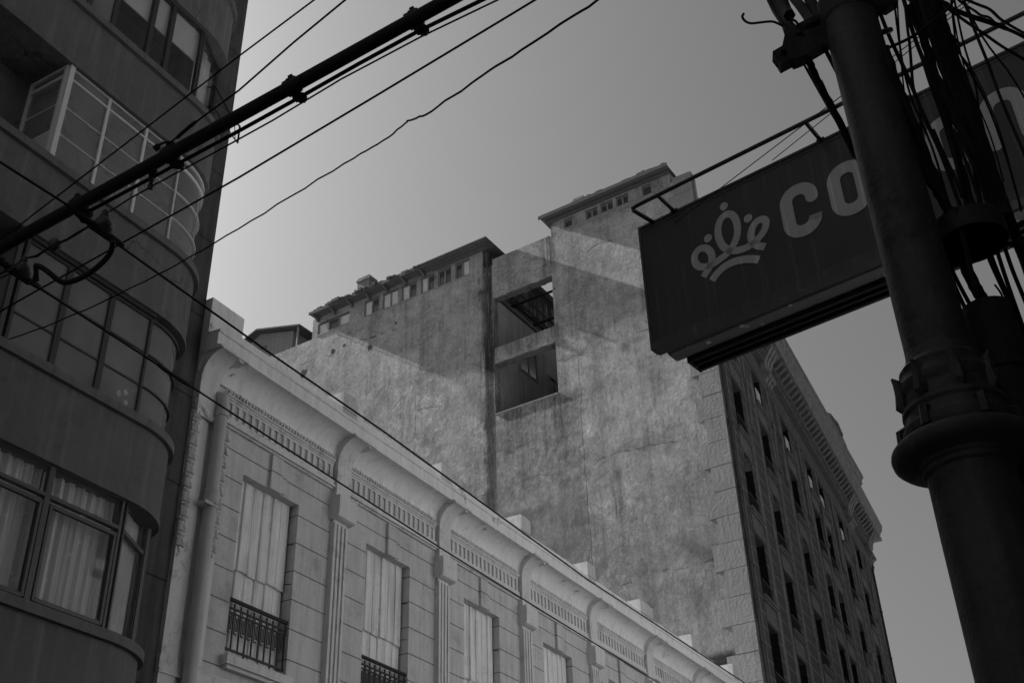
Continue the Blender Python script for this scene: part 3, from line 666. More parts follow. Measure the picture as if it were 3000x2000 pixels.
# small gabled hut on the roof, far left
b = MB(WC); b.panel(26.0, 30.4, 34.6, 38.55, -3.1, -2.9, [(28.0, 28.75, 37.3, 38.4)]); b.box(26.0, 26.2, -6.5, -3.1, 34.6, 38.55)
b.add([(30.4, -2.9, 38.55), (26.0, -2.9, 38.55), (28.6, -2.9, 39.3), (30.4, -3.1, 38.55), (26.0, -3.1, 38.55), (28.6, -3.1, 39.3)], [(0, 1, 2), (5, 4, 3), (0, 3, 4, 1), (1, 4, 5, 2), (2, 5, 3, 0)])
hut = b.build('roof_hut', M['quoin'], oc)
b = MB(WC); b.prism([(25.2, 38.4), (28.6, 39.36), (30.6, 38.65), (30.6, 38.74), (28.6, 39.46), (25.2, 38.5)], 'b', -6.7, -2.5); b.build('gable_roof', M['rooft'], hut)
casement(lambda a, n_, c: WC(a, n_-2.9, c), 28.0, 28.75, 37.3, 38.35, hut, panes=1)
for n0 in (-2.7, -5.7):
    b = MB(WC); b.box(25.35, 25.44, n0, n0+.1, 34.6, 38.45); b.build('post', M['pwin'], hut)
# corner stones
b = MB(WC); z = 10.0; i = 0
while z < 34.6:
    h = 1.02; wd = (.86, 1.18)[i % 2]; b.box(.0, wd+random.uniform(-.04, .04), -.3, .045+random.uniform(0, .012), z+.01, z+h-.01); z += h; i += 1
b.build('corner_stones', M['quoin'], oc)

# street front
cols = [(1.75, 3.50), (6.10, 7.85), (11.30, 13.1), (16.2, 17.95), (18.8, 20.6), (23.75, 25.6), (28.6, 30.4)]
sills = [27.0, 23.65, 20.17, 16.66, 13.2, 9.7, 6.2]
top = [1.75, 2.35, 2.62, 2.45, 2.45, 2.45, 2.45]
holes = [(a+.15, c-.15, s_, s_+t) for a, c in cols for s_, t in zip(sills, top)]
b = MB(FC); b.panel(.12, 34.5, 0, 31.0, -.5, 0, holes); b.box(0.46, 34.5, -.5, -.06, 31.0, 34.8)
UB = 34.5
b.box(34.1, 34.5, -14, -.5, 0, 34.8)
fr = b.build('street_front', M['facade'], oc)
Tz = lambda u, n_, z: FC(u, n_, z + .062*(u-10.6))
b = MB(FC)                                                             # piers: paired ribs with rings
for u in (.75, 3.9, 5.6, 8.45, 10.6, 13.75, 15.6, 18.35, 21.3, 23.1, 26.3, 28.0, 31.1, 33.2):
    b.box(u-.06, u+.06, -.02, .045, 5, 28.0); b.box(u+.25, u+.31, -.02, .03, 5, 27.8)
    z = 9.0
    while z < 27: b.box(u-.08, u+.08, .0, .06, z-.04, z+.04); z += 1.21
b.build('pier_ribs', M['fcorn'], fr)
for ci, (a0, a1) in enumerate(cols):
    for k, (s_, t) in enumerate(zip(sills, top)):
        if s_ < 10: continue
        m = MB(FC)
        h0, h1 = a0+.15, a1-.15
        m.box(h0, h1, -.46, -.40, s_, s_+t); m.mi = 1
        m.box((h0+h1)/2-.04, (h0+h1)/2+.04, -.40, -.36, s_, s_+t); m.box(h0, h1, -.40, -.36, s_+t*.62, s_+t*.62+.07); m.box(h0, h0+.07, -.40, -.35, s_, s_+t); m.box(h1-.07, h1, -.40, -.35, s_, s_+t); m.mi = 0; m.box(h1-.05, h1-.003, -.35, -.015, s_+.01, s_+t-.003); m.box(h0+.003, h0+.05, -.35, -.015, s_+.01, s_+t-.003)
        wdw = m.build('window', [M['fpane'], M['darkwood']], fr)
        m = MB(FC)
        m.box(a0-.08, a1+.08, -.02, .15, s_-.12, s_-.02); m.box(a0-.02, a1+.02, -.02, .10, s_-.22, s_-.12)
        ap = MB(FC); ap.box(a0+.1, a1-.1, -.02, .03, s_-.95, s_-.22); ap.build('apron_panel', M['ftrim'], wdw)
        m.build('window_sill', M['ftrim'], wdw)
        if k == 2:                                                     # round head
            ac = (h0+h1)/2; r = (h1-h0)/2; m = MB(FC)
            arcp = [(ac-r*math.cos(math.pi*i/12), s_+t-r*.95+r*.95*math.sin(math.pi*i/12)) for i in range(13)]
            m.prism([(h0-.001, s_+t+.01)] + arcp + [(h1+.001, s_+t+.01)], 'b', -.49, -.004)
            m.tube([(u_, .012, z_) for u_, z_ in arcp], .035, 5); m.build('window_arch', M['ftrim'], wdw)
        if k in (1, 3): m = MB(FC); m.box(a0-.02, a1+.02, -.02, .08, s_+t+.02, s_+t+.14); m.build('window_hood', M['ftrim'], wdw)
        if k in (1, 2, 3, 4):
            m = MB(FC); zt = s_+.62
            m.box(h0, h1, .02, .05, zt, zt+.04); m.box(h0, h1, .02, .05, s_+.06, s_+.09)
            for j in range(9): uu = h0+(h1-h0)*j/8; m.box(uu-.012, uu+.012, .025, .045, s_, zt)
            m.build('balconet', M['iron'], wdw)
        if k == 0 and 0 < ci < 6:
            m = MB(FC); m.box(h1-.75, h1-.06, -.10, -.06, s_+.05, s_+1.1); m.build('board', M['board'], wdw)
# consoles under the sills of the top floor, pedestals
for u in (4.3, 8.7, 10.2, 14.6, 18.35, 22.2, 26.8, 31.6):
    b = MB(FC); b.box(u-.25, u+.25, -.02, .17, 26.75, 27.05); b.box(u-.2, u+.2, -.02, .13, 24.6, 24.8); b.prism([(-.02, 24.8), (.07, 24.8), (.10, 25.6), (.14, 26.75), (-.02, 26.75)], 'a', u-.17, u+.17)
    b.box(u-.17, u+.17, -.02, .09, 27.05, 28.8); b.build('pedestal', M['ftrim'], fr)
b = MB(FC); b.box(.12, 34.6, -.02, .12, 28.95, 29.12); b.box(.12, 34.6, -.02, .07, 28.8, 28.95); b.box(.12, 34.6, -.02, .16, 29.12, 29.22); b.build('string_course', M['ftrim'], fr)
for u in (2.4, 9.0, 27.6, 33.7):                                       # scroll brackets under the cornice
    pr = [(-.02, 29.2), (.16, 29.22), (.26, 29.35), (.30, 29.6), (.26, 29.9), (.27, 30.2), (.38, 30.5), (.56, 30.75), (.72, 30.95), (.74, 31.15), (-.02, 31.15)]
    for q in (-.42, 0, .42):
        b = MB(FC); b.prism(pr, 'a', u+q-.13, u+q+.13); b.lathe([(.02, -.16), (.13, -.15), (.13, .15), (.02, .16)], FC(0, 0, 0)*0 + Vector((u+q, .30, 29.55)), 10, Vector((1, 0, 0)))
        b.build('scroll_bracket', M['fcorn'], fr)
b = MB(FC)
u = .2
while u < 34.6: b.box(u, u+.13, -.02, .30, 30.35, 30.55); u += .26
b.box(0, 34.6, -.02, .24, 30.2, 30.35); b.box(0, 34.6, -.02, .36, 30.55, 30.68)
u = .3
while u < 34.6: b.prism([(.0, 30.70), (.34, 30.74), (.62, 30.92), (.78, 31.10), (.0, 31.10)], 'a', u, u+.26); u += .62
b.build('modillion_course', M['ftrim'], fr)
b = MB(FC); b.prism([(-.02, 31.15), (.86, 31.15), (.86, 31.32), (.78, 31.36), (.80, 31.55), (.92, 31.75), (1.0, 31.85), (1.0, 32.0), (1.04, 32.05), (1.04, 32.2), (-.02, 32.3)], 'a', -.05, 35.5); 
b.build('cornice', M['fcorn'], fr)
b = MB(Tz); b.prism([(.05, 31.3), (.74, 31.3), (.74, 31.75), (.80, 31.78), (.80, 31.86), (.76, 31.9), (.78, 32.05), (.88, 32.1), (.88, 32.2), (.84, 32.24), (.92, 32.45), (1.0, 32.5), (1.0, 32.7), (.05, 32.75)], 'a', -.05, 31.2); b.prism([(.74, 31.3), (.79, 31.3), (.79, 31.7), (.74, 31.7)], 'a', .4, 30.8)
b.build('attic_cornice', M['fcorn'], fr)
b = MB(Tz); b.prism([(21.2, 32.7), (21.3, 33.0), (21.9, 33.0), (22.2, 33.35), (23.4, 33.45), (24.8, 33.35), (25.8, 33.0), (26.4, 32.9), (26.5, 32.7)], 'b', .55, .98); b.tube([(22.2, 1.0, 33.0), (23.4, 1.03, 33.2), (24.9, 1.0, 33.0)], .1, 6); b.build('crest', M['ftrim'], fr)
# drainpipes on the corner and down the front
for u, n_, r in ((.26, .075, .065), (.56, .07, .045), (33.9, .10, .06)):
    b = MB(FC); b.tube([(u, n_, 5), (u, n_, 29.0), (u+.1, n_+.1, 30.3)], r, 8); dpf = b.build('drainpipe', M['pole'], fr, 50)
    z = 11.5
    while z < 29: b = MB(FC); b.box(u-r-.04, u+r+.04, .0, n_+r+.02, z, z+.05); b.build('pipe_bracket', M['pole'], dpf); z += 2.9
b = MB(FC); b.box(23.95, 24.4, .0, .42, 20.3, 20.62); b.box(23.92, 24.43, .0, .45, 20.62, 20.66); b.build('air_conditioner', M['fcorn'], fr)
for px, py, r in ((1083, 1018, .16), (975, 1030, .13), (1008, 1012, .09), (889, 1092, .22), (1160, 946, .07), (1625, 845, .05)):   # flat near-black patches painted as the dark inside holes
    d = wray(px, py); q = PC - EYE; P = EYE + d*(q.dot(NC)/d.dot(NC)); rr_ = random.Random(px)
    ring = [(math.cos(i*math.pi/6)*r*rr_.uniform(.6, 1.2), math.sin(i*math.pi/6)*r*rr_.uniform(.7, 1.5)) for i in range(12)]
    m = MB(); m.add([tuple(P + UC*a + Vector((0, 0, c)) + NC*.004) for a, c in ring], [tuple(range(12))]); m.build('painted_hole', M['fpane'], oc)

# ------------------------------------------------------------------ hanging shop sign on the right
AS = rad(-81.5); SU = Vector((-math.sin(AS), -math.cos(AS), 0)); SN = Vector((SU.y, -SU.x, 0))      # SU: to the right along the sign, SN: towards the viewer
r0 = wray(1870, 672); P0 = EYE + r0*(12.0/math.hypot(r0.x, r0.y)); P0.z = 0
KS = 1.2; hz = lambda z: 1.6 + (z-1.6)*KS                             # sign sizes were taken at 10 m, it hangs at 12 m
SG = lambda s_, n_, z: P0 + SU*(s_*KS) + SN*n_ + Vector((0, 0, hz(z)))
SE = 4.66
sg = thing('shop_sign', tuple(SG(2, -.3, 7.8)), 'long dark hanging sign with pale crown emblem and rounded lettering, jutting across the street', 'sign')
b = MB(SG)
b.box(0.03, SE, -.12, 0, 7.86, 9.345); b.build('sign_face', M['signd'], sg)
b = MB(SG); b.box(0, .03, -.13, .015, 7.82, 9.37); b.box(.03, SE, -.13, .015, 9.345, 9.37); b.box(.03, SE, -.13, .02, 7.80, 7.90); b.box(.03, SE, -.002, .006, 9.30, 9.312)
b.build('sign_frame', M['signe'], sg)
b = MB(SG); b.prism([(-.13, 7.84), (-.13, 7.875), (-.42, 7.90), (-.42, 7.82), (-.36, 7.80), (-.19, 7.80)], 'a', .10, SE); b.build('light_tray', M['tray'], sg)
b = MB(SG); b.box(.22, SE, -.72, -.42, 7.80, 9.1); b.box(.22, SE, -.46, -.42, 7.765, 7.80); b.box(.22, SE, -.60, -.56, 7.775, 7.80); b.box(.22, SE, -.72, -.67, 7.765, 7.80); b.box(.2, .22, -.73, -.42, 7.76, 9.1); b.build('sign_box', M['signb'], sg)
b = MB(SG)
RZ, RN = 9.36, .55
b.tube([(.02, 0, RZ), (.02, RN, RZ+.03), (SE, RN, RZ+.03)], .022, 8) if False else None
b.tube([(.19, .0, RZ), (.135, .36, RZ+.005), (.15, .40, RZ+.005), (.21, .41, RZ+.005), (SE, .41, RZ+.005)], .024, 8)
for s_ in (.46, 2.14, 3.02, 4.3): b.tube([(s_, -.02, RZ), (s_, .41, RZ+.005)], .022, 6); b.box(s_-.04, s_+.04, -.05, .03, RZ-.002, RZ+.02)
b.build('lamp_rail', M['rail'], sg, 50)
def ribbon(pts, wd, closed=False, n_=.004, th=.004, caps='flat', name='emblem_stroke', nseg=6):
    P = [Vector((p[0], p[1])) for p in pts]; k = len(P); L_, R_ = [], []
    for i in range(k):
        if closed: t = (P[(i+1) % k] - P[i-1]).normalized()
        else: t = (P[min(i+1, k-1)] - P[max(i-1, 0)]).normalized()
        nn = Vector((-t.y, t.x))*wd/2; L_.append(P[i]+nn); R_.append(P[i]-nn)
    m = MB(SG)
    rows = [[(a.x, n_+th, a.y) for a in L_] + ([(L_[0].x, n_+th, L_[0].y)] if closed else []), [(a.x, n_+th, a.y) for a in R_] + ([(R_[0].x, n_+th, R_[0].y)] if closed else [])]
    m.sheet(rows)
    if caps == 'round' and not closed:
        for e, t in ((P[0], (P[0]-P[1]).normalized()), (P[-1], (P[-1]-P[-2]).normalized())):
            a0 = math.atan2(t.y, t.x); F = [(e.x+wd/2*math.cos(a0-math.pi/2+math.pi*i/8), n_+th, e.y+wd/2*math.sin(a0-math.pi/2+math.pi*i/8)) for i in range(9)]
            m.add(F, [tuple(range(9))])
    return m.build(name, M['signl'], sg)
def smooth(pts, n=5):
    P = [Vector(p) for p in pts]; out = []
    for i in range(len(P)-1):
        a, b_, c, d_ = P[max(i-1, 0)], P[i], P[i+1], P[min(i+2, len(P)-1)]
        for j in range(n):
            t = j/n; out.append(.5*((2*b_) + (c-a)*t + (2*a-5*b_+4*c-d_)*t*t + (3*b_-a-3*c+d_)*t**3))
    out.append(P[-1]); return out
def S_(cx, cy):                                                        # photo position on the sign face -> sign coordinates
    px, py = 1800+cx/2.091, 400+cy/2.091
    d = wray(px, py); q = P0 - EYE; q.z = 0; t = q.dot(SN)/(d.dot(SN)); p = EYE + d*t
    return ((p-P0).dot(SU)/KS, 1.6 + (p.z-1.6)/KS)
crown = [(548, 862), (572, 822), (592, 785), (600, 740), (588, 705), (560, 686), (525, 690), (498, 722), (494, 762), (516, 795), (555, 800), (600, 785), (650, 752), (695, 715), (730, 668), (752, 615), (756, 560), (742, 505), (715, 478), (680, 482), (648, 520), (636, 580), (646, 635), (672, 678), (712, 699), (760, 698), (810, 682), (860, 650), (900, 608), (925, 562), (930, 522), (908, 508), (875, 522), (848, 560), (838, 605), (848, 642), (876, 668), (925, 678)]
ribbon(smooth([S_(*p) for p in crown]), .080)
ribbon(smooth([S_(*p) for p in [(600, 884), (630, 842), (672, 802), (725, 772), (785, 756), (840, 752), (887, 757)]]), .086)
for c in ((575, 625), (672, 430), (820, 503)):
    cc = S_(*c); m = MB(SG); m.add([(cc[0]+.046*math.cos(i*math.pi/8), .008, cc[1]+.05*math.sin(i*math.pi/8)) for i in range(16)], [tuple(range(16))]); m.build('emblem_dot', M['signl'], sg)
def rr(x0, x1, z0, z1, r, a_from=0, n=8):
    P = []
    for cx, cz, s0 in ((x1-r, z1-r, 0), (x0+r, z1-r, 90), (x0+r, z0+r, 180), (x1-r, z0+r, 270)):
        for i in range(n+1): a = rad(s0+90*i/n); P.append((cx+r*math.cos(a), cz+r*math.sin(a)))
    return P
W_ = .132; h = W_/2; ZB, ZT = 8.36+h, 8.985-h
x0 = 1.60; P = [(x0+.40-h, 8.77)] + rr(x0+h, x0+.40-h, ZB, ZT, .125)[0:27+9] + [(x0+.40-h, 8.55)]
ribbon(P, W_, caps='round', name='letter')
for x0 in (2.10, 3.075): ribbon(rr(x0+h, x0+.40-h, ZB, ZT, .125), W_, True, name='letter')
x0 = 2.595; ribbon([(x0+h, ZB), (x0+h, ZT-.16)] + rr(x0+h, x0+.36-h, ZB, ZT, .125)[9:18][::-1] + [(x0+.26-h, ZT)], W_, caps='round', name='letter')
x0 = 3.565; q = rr(x0+h, x0+.42-h, ZB, ZT, .135); ribbon([(x0+h, ZB), (x0+h, ZT-.16)] + q[9:18][::-1] + q[0:9][::-1] + [(x0+.42-h, ZB)], W_, caps='round', name='letter')
# thin stays holding the sign
for (pa, da), (pb, db), lab in (((s_a := (1975, 655)), 11.6), ((2860, -20), 9.0), 'thin steel stay rising from the near end of the shop sign past the post'), (((2262, 470), 12.2), ((2900, -40), 9.6), 'thin steel stay rising from the top edge of the shop sign behind the lamp rail'):
    A, B_ = at(*pa, da), at(*pb, db); m = MB(); m.tube([A, B_], .0048, 5); tag(m.build('stay_wire', M['cable'], loc=A), lab, 'wire')

def lower_front(y0, y1, z1, t):  # dark ground-floor fronts added to cut light bounced from below
    b = MB(YX); y = y0+.2
    while y < y1-.5: b.box(y, min(y+3.1, y1-.2), 1.12, 1.198, .2, z1); y += 3.4
    b.build('added_front', M['office'], t)
def added_building(name, y0, y1, h, lab, nx, nz, mat):  # unseen buildings added along the right side to shape bounced light
    t = thing(name, (1.2, (y0+y1)/2, 0), lab, 'building')
    st_ = (y1-y0)/nx; hs = [(y0+st_*(i+.5)-.6, y0+st_*(i+.5)+.6, 3.9*k+.8, 3.9*k+2.8) for i in range(nx) for k in range(2, nz+1) if 3.9*k+2.8 < h-.4]
    b = MB(YX); b.panel(y0, y1, 0, h, 1.2, 1.55, hs); b.box(y0, y0+.3, 1.55, 12, 0, h); b.box(y1-.3, y1, 1.55, 12, 0, h); b.box(y0+.3, y1-.3, 1.55, 12, h-.5, h-.2); b.box(y0, y1, 1.0, 1.6, h, h+.3)
    b.build('wall', mat, t); lower_front(y0, y1, 7.0, t)
    for hh in hs: m = MB(YX); m.box(hh[0], hh[1], 1.44, 1.5, hh[2], hh[3]); m.build('window', M['fpane'], t)
added_building('added_office', -24, 1.5, 19.0, 'tall grey building added unseen behind the viewer to shape the bounced light, facing the dark rounded block', 7, 4, M['office'])
added_building('added_office', 1.6, 8.2, 13.0, 'unseen dark rendered house added to keep bounce off the street post, on the right pavement', 3, 3, M['office'])
added_building('added_terrace', 19.7, 41.5, 13.5, 'unseen pale terrace added beyond the shop wall on the right pavement to bounce sunlight', 7, 3, M['store'])
added_building('added_terrace', 41.7, 78, 13.0, 'long unseen pale terrace added farthest along the right pavement to bounce sunlight', 11, 3, M['store'])
added_building('added_rear_building', -58, -24.3, 17.0, 'unseen grey building added at the far rear of the right pavement to shape the light', 7, 4, M['office'])

# the shop wall the sign is fixed to (just outside the picture)
st = thing('shop_building', (1.2, 15, 0), 'plain pale shop wall just right of the picture carrying the hanging sign', 'building')
b = MB(YX)
hs = [(9.4, 11.0, 8, 10), (12.8, 14.4, 8, 10), (16.2, 17.8, 8, 10)]
b.panel(8.3, 19.5, 0, 11.6, 1.2, 1.55, hs); b.box(8.3, 8.6, 1.55, 9, 0, 11.6); b.box(19.2, 19.5, 1.55, 9, 0, 11.6); b.box(8.6, 19.2, 1.55, 9, 11.2, 11.5); b.box(8.2, 19.6, 1.1, 1.6, 11.6, 11.8)
b.build('wall', M['store'], st); lower_front(8.3, 19.5, 7.2, st)
for hh in hs: m = MB(YX); m.box(hh[0], hh[1], 1.45, 1.5, hh[2], hh[3]); m.build('window', M['fpane'], st)

# ------------------------------------------------------------------ cast iron post on the right
FW = -Vector((ROT[0][2], ROT[1][2], ROT[2][2]))
PX, PY = -0.373, 3.634
post = thing('street_post', (PX, PY, 0), 'thick black cast iron street post with moulded collar, close on the right', 'post')
b = MB(); b.lathe([(.20, 0), (.20, .5), (.17, .6), (.140, .8), (.137, 3.0), (.135, 3.22)], (PX, PY, 0), 40); b.build('lower_shaft', M['pole'], post, 40)
b = MB(); b.lathe([(.112, 3.55), (.109, 3.7), (.107, 5.30), (.100, 5.34)], (PX, PY, 0), 40); b.build('shaft', M['pole'], post, 40)
b = MB(); b.lathe([(.108, 5.28), (.116, 5.29), (.116, 5.40), (.105, 5.41)], (PX, PY, 0), 36); b.lathe([(.088, 5.36), (.085, 8.2), (.0, 8.3)], (PX, PY, 0), 28); b.build('upper_tube', M['pole'], post, 40)
b = MB(); b.lathe([(.136, 3.205), (.146, 3.212), (.146, 3.228), (.156, 3.234), (.156, 3.244), (.170, 3.249), (.196, 3.253), (.214, 3.260), (.226, 3.272), (.230, 3.288), (.227, 3.303), (.216, 3.314), (.196, 3.322), (.178, 3.326), (.168, 3.335), (.176, 3.35), (.176, 3.375), (.162, 3.39), (.158, 3.42), (.166, 3.432), (.164, 3.448), (.150, 3.455), (.148, 3.50), (.158, 3.515), (.160, 3.535), (.148, 3.55), (.142, 3.575), (.146, 3.59), (.134, 3.605), (.118, 3.62), (.110, 3.66)], (PX, PY, 0), 48)
col = b.build('collar', M['pole'], post, 35)
b = MB()
for i in range(8):
    a = i*math.pi/4+.35; dx, dy = math.cos(a), math.sin(a)
    P = [(PX+dx*r, PY+dy*r, z) for r, z in ((.148, 3.455), (.160, 3.47), (.154, 3.52), (.160, 3.565), (.172, 3.582))]
    b = MB(); b.tube(P, [.016, .022, .020, .014, .004], 6); b.build('leaf_ornament', M['pole'], col, 50)
b = MB()
for i in range(6):
    a = i*math.pi/3+.1; dx, dy = math.cos(a), math.sin(a)
    b = MB(); b.tube([(PX+dx*.15, PY+dy*.15, 3.335), (PX+dx*.185, PY+dy*.185, 3.34), (PX+dx*.18, PY+dy*.18, 3.40), (PX+dx*.15, PY+dy*.15, 3.41)], .016, 4); b.build('collar_lug', M['pole'], col)

Z2 = lambda x, y: (2150+x/3.92, y/3.92); Z3 = lambda x, y: (2550+x/3.484, y/3.484); Z4 = lambda x, y: (2600+x/3.136, 400+y/3.136)
BACK = Vector((-.35, .93, 0)).normalized()
def plate(pts, depth, th, name, mat, parent):
    P = [at(*p, depth) for p in pts]; k = len(P); m = MB(); m.add(P + [p+BACK*th for p in P], [tuple(range(k))[::-1], tuple(range(k, 2*k))] + [(i, (i+1) % k, k+(i+1) % k, k+i) for i in range(k)])
    return m.build(name, mat, parent)
arm = [(445, 590), (500, 662), (553, 625), (540, 600), (560, 574), (600, 575), (606, 596), (630, 620), (620, 650), (590, 656), (565, 636), (506, 672), (543, 728), (670, 660), (692, 682), (790, 645), (1150, 430), (1120, 250), (880, 330), (740, 378), (650, 300), (590, 290), (578, 420), (556, 525)]
ca = plate([Z2(*p) for p in arm], 4.80, .06, 'crossarm', M['pole'], post)
plate([Z2(*p) for p in ((725, 275), (870, 205), (1050, 140), (1060, 190), (880, 262), (740, 325))], 4.86, .04, 'crossarm_rail', M['pole'], post)
plate([Z3(*p) for p in ((-60, 20), (170, 70), (290, -10), (300, -110), (-40, -140))], 5.0, .05, 'crossarm', M['pole'], post)
m = MB(); m.tube([at(*Z3(60, 350), 4.7), at(*Z3(210, 305), 4.75)], .012, 6); m.build('peg', M['pole'], post)

def cable(pts, dep, r, label, group=None, name='cable', mat='cable', n=6, sm=4, jitter=0):
    if group in ('cables running down to the drum on the post', 'thick cables of the big bundle'): pts = list(pts) + [(pts[-1][0]*1.5-pts[-2][0]*.5, pts[-1][1]*1.5-pts[-2][1]*.5)]; dep = (dep[0], 4.40)
    k = len(pts); dd = [dep[0] + (dep[1]-dep[0])*i/(k-1) for i in range(k)] if len(dep) == 2 else dep
    P = [at(p[0], p[1], d) for p, d in zip(pts, dd)]
    if sm > 1 and k > 2: P = smooth(P, sm)
    if jitter: P = [P[0]] + [p + Vector((random.uniform(-1, 1), random.uniform(-1, 1), random.uniform(-1, 1)))*jitter for p in P[1:-1]] + [P[-1]]
    m = MB(); m.tube(P, r, n)
    o = m.build(name, M[mat], None, 60, loc=P[0]); return tag(o, label, name.replace('_', ' '), group)
z2 = lambda *L: [Z2(*p) for p in L]; z3 = lambda *L: [Z3(*p) for p in L]; z4 = lambda *L: [Z4(*p) for p in L]
cable(z2((800, 590), (870, 720), (930, 860), (1000, 1000), (1120, 1230), (1230, 1440), (1400, 1800)), (4.82, 5.0), .016, 'thick taped black cable slanting from the crossarm down behind the left edge of the post', jitter=.002)
cable(z2((750, 640), (910, 930), (1080, 1230), (1200, 1430), (1420, 1850)), (4.9, 5.1), .005, 'thin grey cable left of the thick taped one, under the crossarm')
cable(z2((1000, 470), (1080, 630), (1170, 800), (1300, 1050)), (4.9, 4.75), .010, 'short black cable slipping behind the post just under the crossarm')
cable(z2((760, 420), (640, 290), (545, 170), (440, 0), (330, -200)), (4.8, 5.6), .020, 'thick bundle of cables rising from the end of the crossarm, leftmost')
cable(z2((600, 360), (530, 250), (465, 150), (400, 20), (300, -200)), (4.82, 5.5), .007, 'thin cable twisting beside the leftmost bundle above the crossarm')
cable(z2((560, 300), (500, 270), (440, 250), (350, 255), (260, 266), (190, 270), (130, 245), (97, 195), (115, 158)), (4.82, 4.85), .0055, 'loose curled wire end sticking out left above the crossarm')
cable(z2((640, 180), (600, 120), (560, 20), (530, -80)), (4.9, 5.1), [.026]*13, 'dark sleeve of a cable joint hanging above the crossarm', name='cable_joint', mat='tarm')
cable(z2((660, 195), (665, 225), (700, 240), (725, 265), (732, 300)), (4.88, 4.82), .0055, 'short kinked wire below the cable joint sleeve')
cable(z2((900, 300), (870, 220), (780, 90), (700, -10), (600, -160)), (4.88, 5.5), .024, 'heavy cable leaning against the post above the crossarm, left of two')
cable(z2((990, 290), (950, 170), (900, 60), (850, -60), (800, -160)), (4.9, 5.5), .026, 'heavy cable leaning against the post above the crossarm, right of two')
cable(z2((590, 380), (560, 290), (520, 200), (430, 30), (350, -150)), (4.85, 5.5), .006, 'wavy thin cable behind the leftmost bundle above the crossarm')
# right of the post
GB = 'cables running down to the drum on the post'
cable(z3((70, 40), (90, 110), (200, 390), (345, 700), (450, 950), (520, 1130), (720, 1568), (860, 1950), (960, 2230)), (4.9, 4.36), .008, 'single black cable closest to the post, running straight down to the drum')
cable(z3((350, 20), (365, 150), (380, 300), (400, 450), (420, 700), (440, 900), (500, 1060), (512, 1200), (520, 1380), (528, 1600)), (4.9, 4.5), .0065, 'slack bending cable right of the post')
cable(z3((300, -100), (340, 0), (440, 350), (540, 620), (620, 870), (740, 1200), (850, 1568), (960, 1960)), (5.0, 4.45), .010, 'straight cable just left of the big bundle', GB)
cable(z3((420, -50), (500, 240), (590, 540), (680, 800), (790, 1060), (930, 1330), (1060, 1600), (1190, 1980)), (5.0, 4.5), .020, 'twisted pair of cables beside the big bundle, left one', GB, jitter=.004)
cable(z3((400, 60), (520, 380), (610, 640), (700, 940), (760, 1150), (830, 1380), (900, 1600), (1000, 1960)), (5.02, 4.5), .014, 'twisted pair of cables beside the big bundle, right one', GB, jitter=.003)
for i, (dx, r) in enumerate(((-95, .015), (-45, .018), (8, .020), (50, .012), (85, .016))):
    cable(z3((590+dx, -60), (650+dx, 160), (740+dx, 420), (850+dx, 760), (980+dx*.9, 1100), (1110+dx*.7, 1430), (1220+dx*.5, 1750), (1330+dx*.5, 2050)), (5.0+.02*i, 4.55), r, 'thick black cable in the big bundle running down to the drum on the post', 'thick cables of the big bundle', jitter=.003)
cable(z3((900, -120), (950, 0), (1080, 350), (1200, 650), (1320, 980), (1440, 1270), (1568, 1568), (1700, 1900)), (5.2, 4.6), .0075, 'lone black cable crossing the last letter of the shop sign')
cable(z3((400, -40), (560, 15), (690, 40), (790, 75), (1000, 160), (1250, 240), (1400, 300), (1568, 380), (1800, 520)), (5.0, 5.8), [.024]*12+[.013]*12+[.010]*9, 'thick taped cable fanning right from the top of the post')
cable(z3((690, 20), (790, 90), (1000, 240), (1150, 340), (1350, 480), (1568, 610), (1800, 770)), (5.0, 5.6), .0075, 'lower thin cable of the fan at the upper right corner')
cable(z3((850, -60), (980, 0), (1100, 50), (1220, 100), (1330, 200), (1450, 275), (1568, 340), (1800, 460)), (5.4, 6.2), .008, 'upper wavy cable of the fan at the upper right corner')
cable(z3((860, -70), (900, 0), (980, 62), (1060, 110), (1130, 160), (1210, 180), (1280, 240), (1400, 300), (1560, 370), (1750, 450)), (5.4, 6.0), .007, 'wavy cable below the topmost one of the fan at the upper right corner')
cable(z3((860, -10), (790, 90), (700, 165), (600, 250), (510, 320), (420, 380), (300, 440), (120, 515)), (4.95, 4.7), .0065, 'thin cable crossing the bundle diagonally to the post')
cable(z3((690, 180), (770, 300), (850, 385), (905, 450), (895, 530), (870, 590), (890, 650), (905, 680)), (4.9, 4.85), .006, 'small slack loop of wire on the right of the big bundle')
cable(z3((790, 330), (820, 400), (840, 460), (870, 530), (880, 620)), (4.9, 4.88), .004, 'thin frayed wire inside the slack loop beside the big bundle')
cable(z3((150, 480), (230, 720), (330, 1000), (440, 1260), (560, 1568), (700, 1900), (780, 2110), (850, 2330)), (4.55, 4.34), .019, 'rough taped cable hugging the right side of the post', jitter=.004)
cable(z4((190, 40), (260, 150), (330, 300), (420, 440), (520, 600), (600, 740)), (4.35, 4.3), .020, 'short thick cable behind the post just above the drum', jitter=.003)
for L in (((560, -60), (610, 150), (655, 330), (690, 560)), ((610, -60), (680, 130), (760, 340), (840, 570)), ((650, -40), (720, 130), (820, 330), (900, 570)), ((420, -60), (520, 170), (610, 360), (680, 530))):
    cable(z4(*L), (4.55, 4.4), .008, 'thin black cable entering the top of the drum on the post', 'thin cables entering the drum')
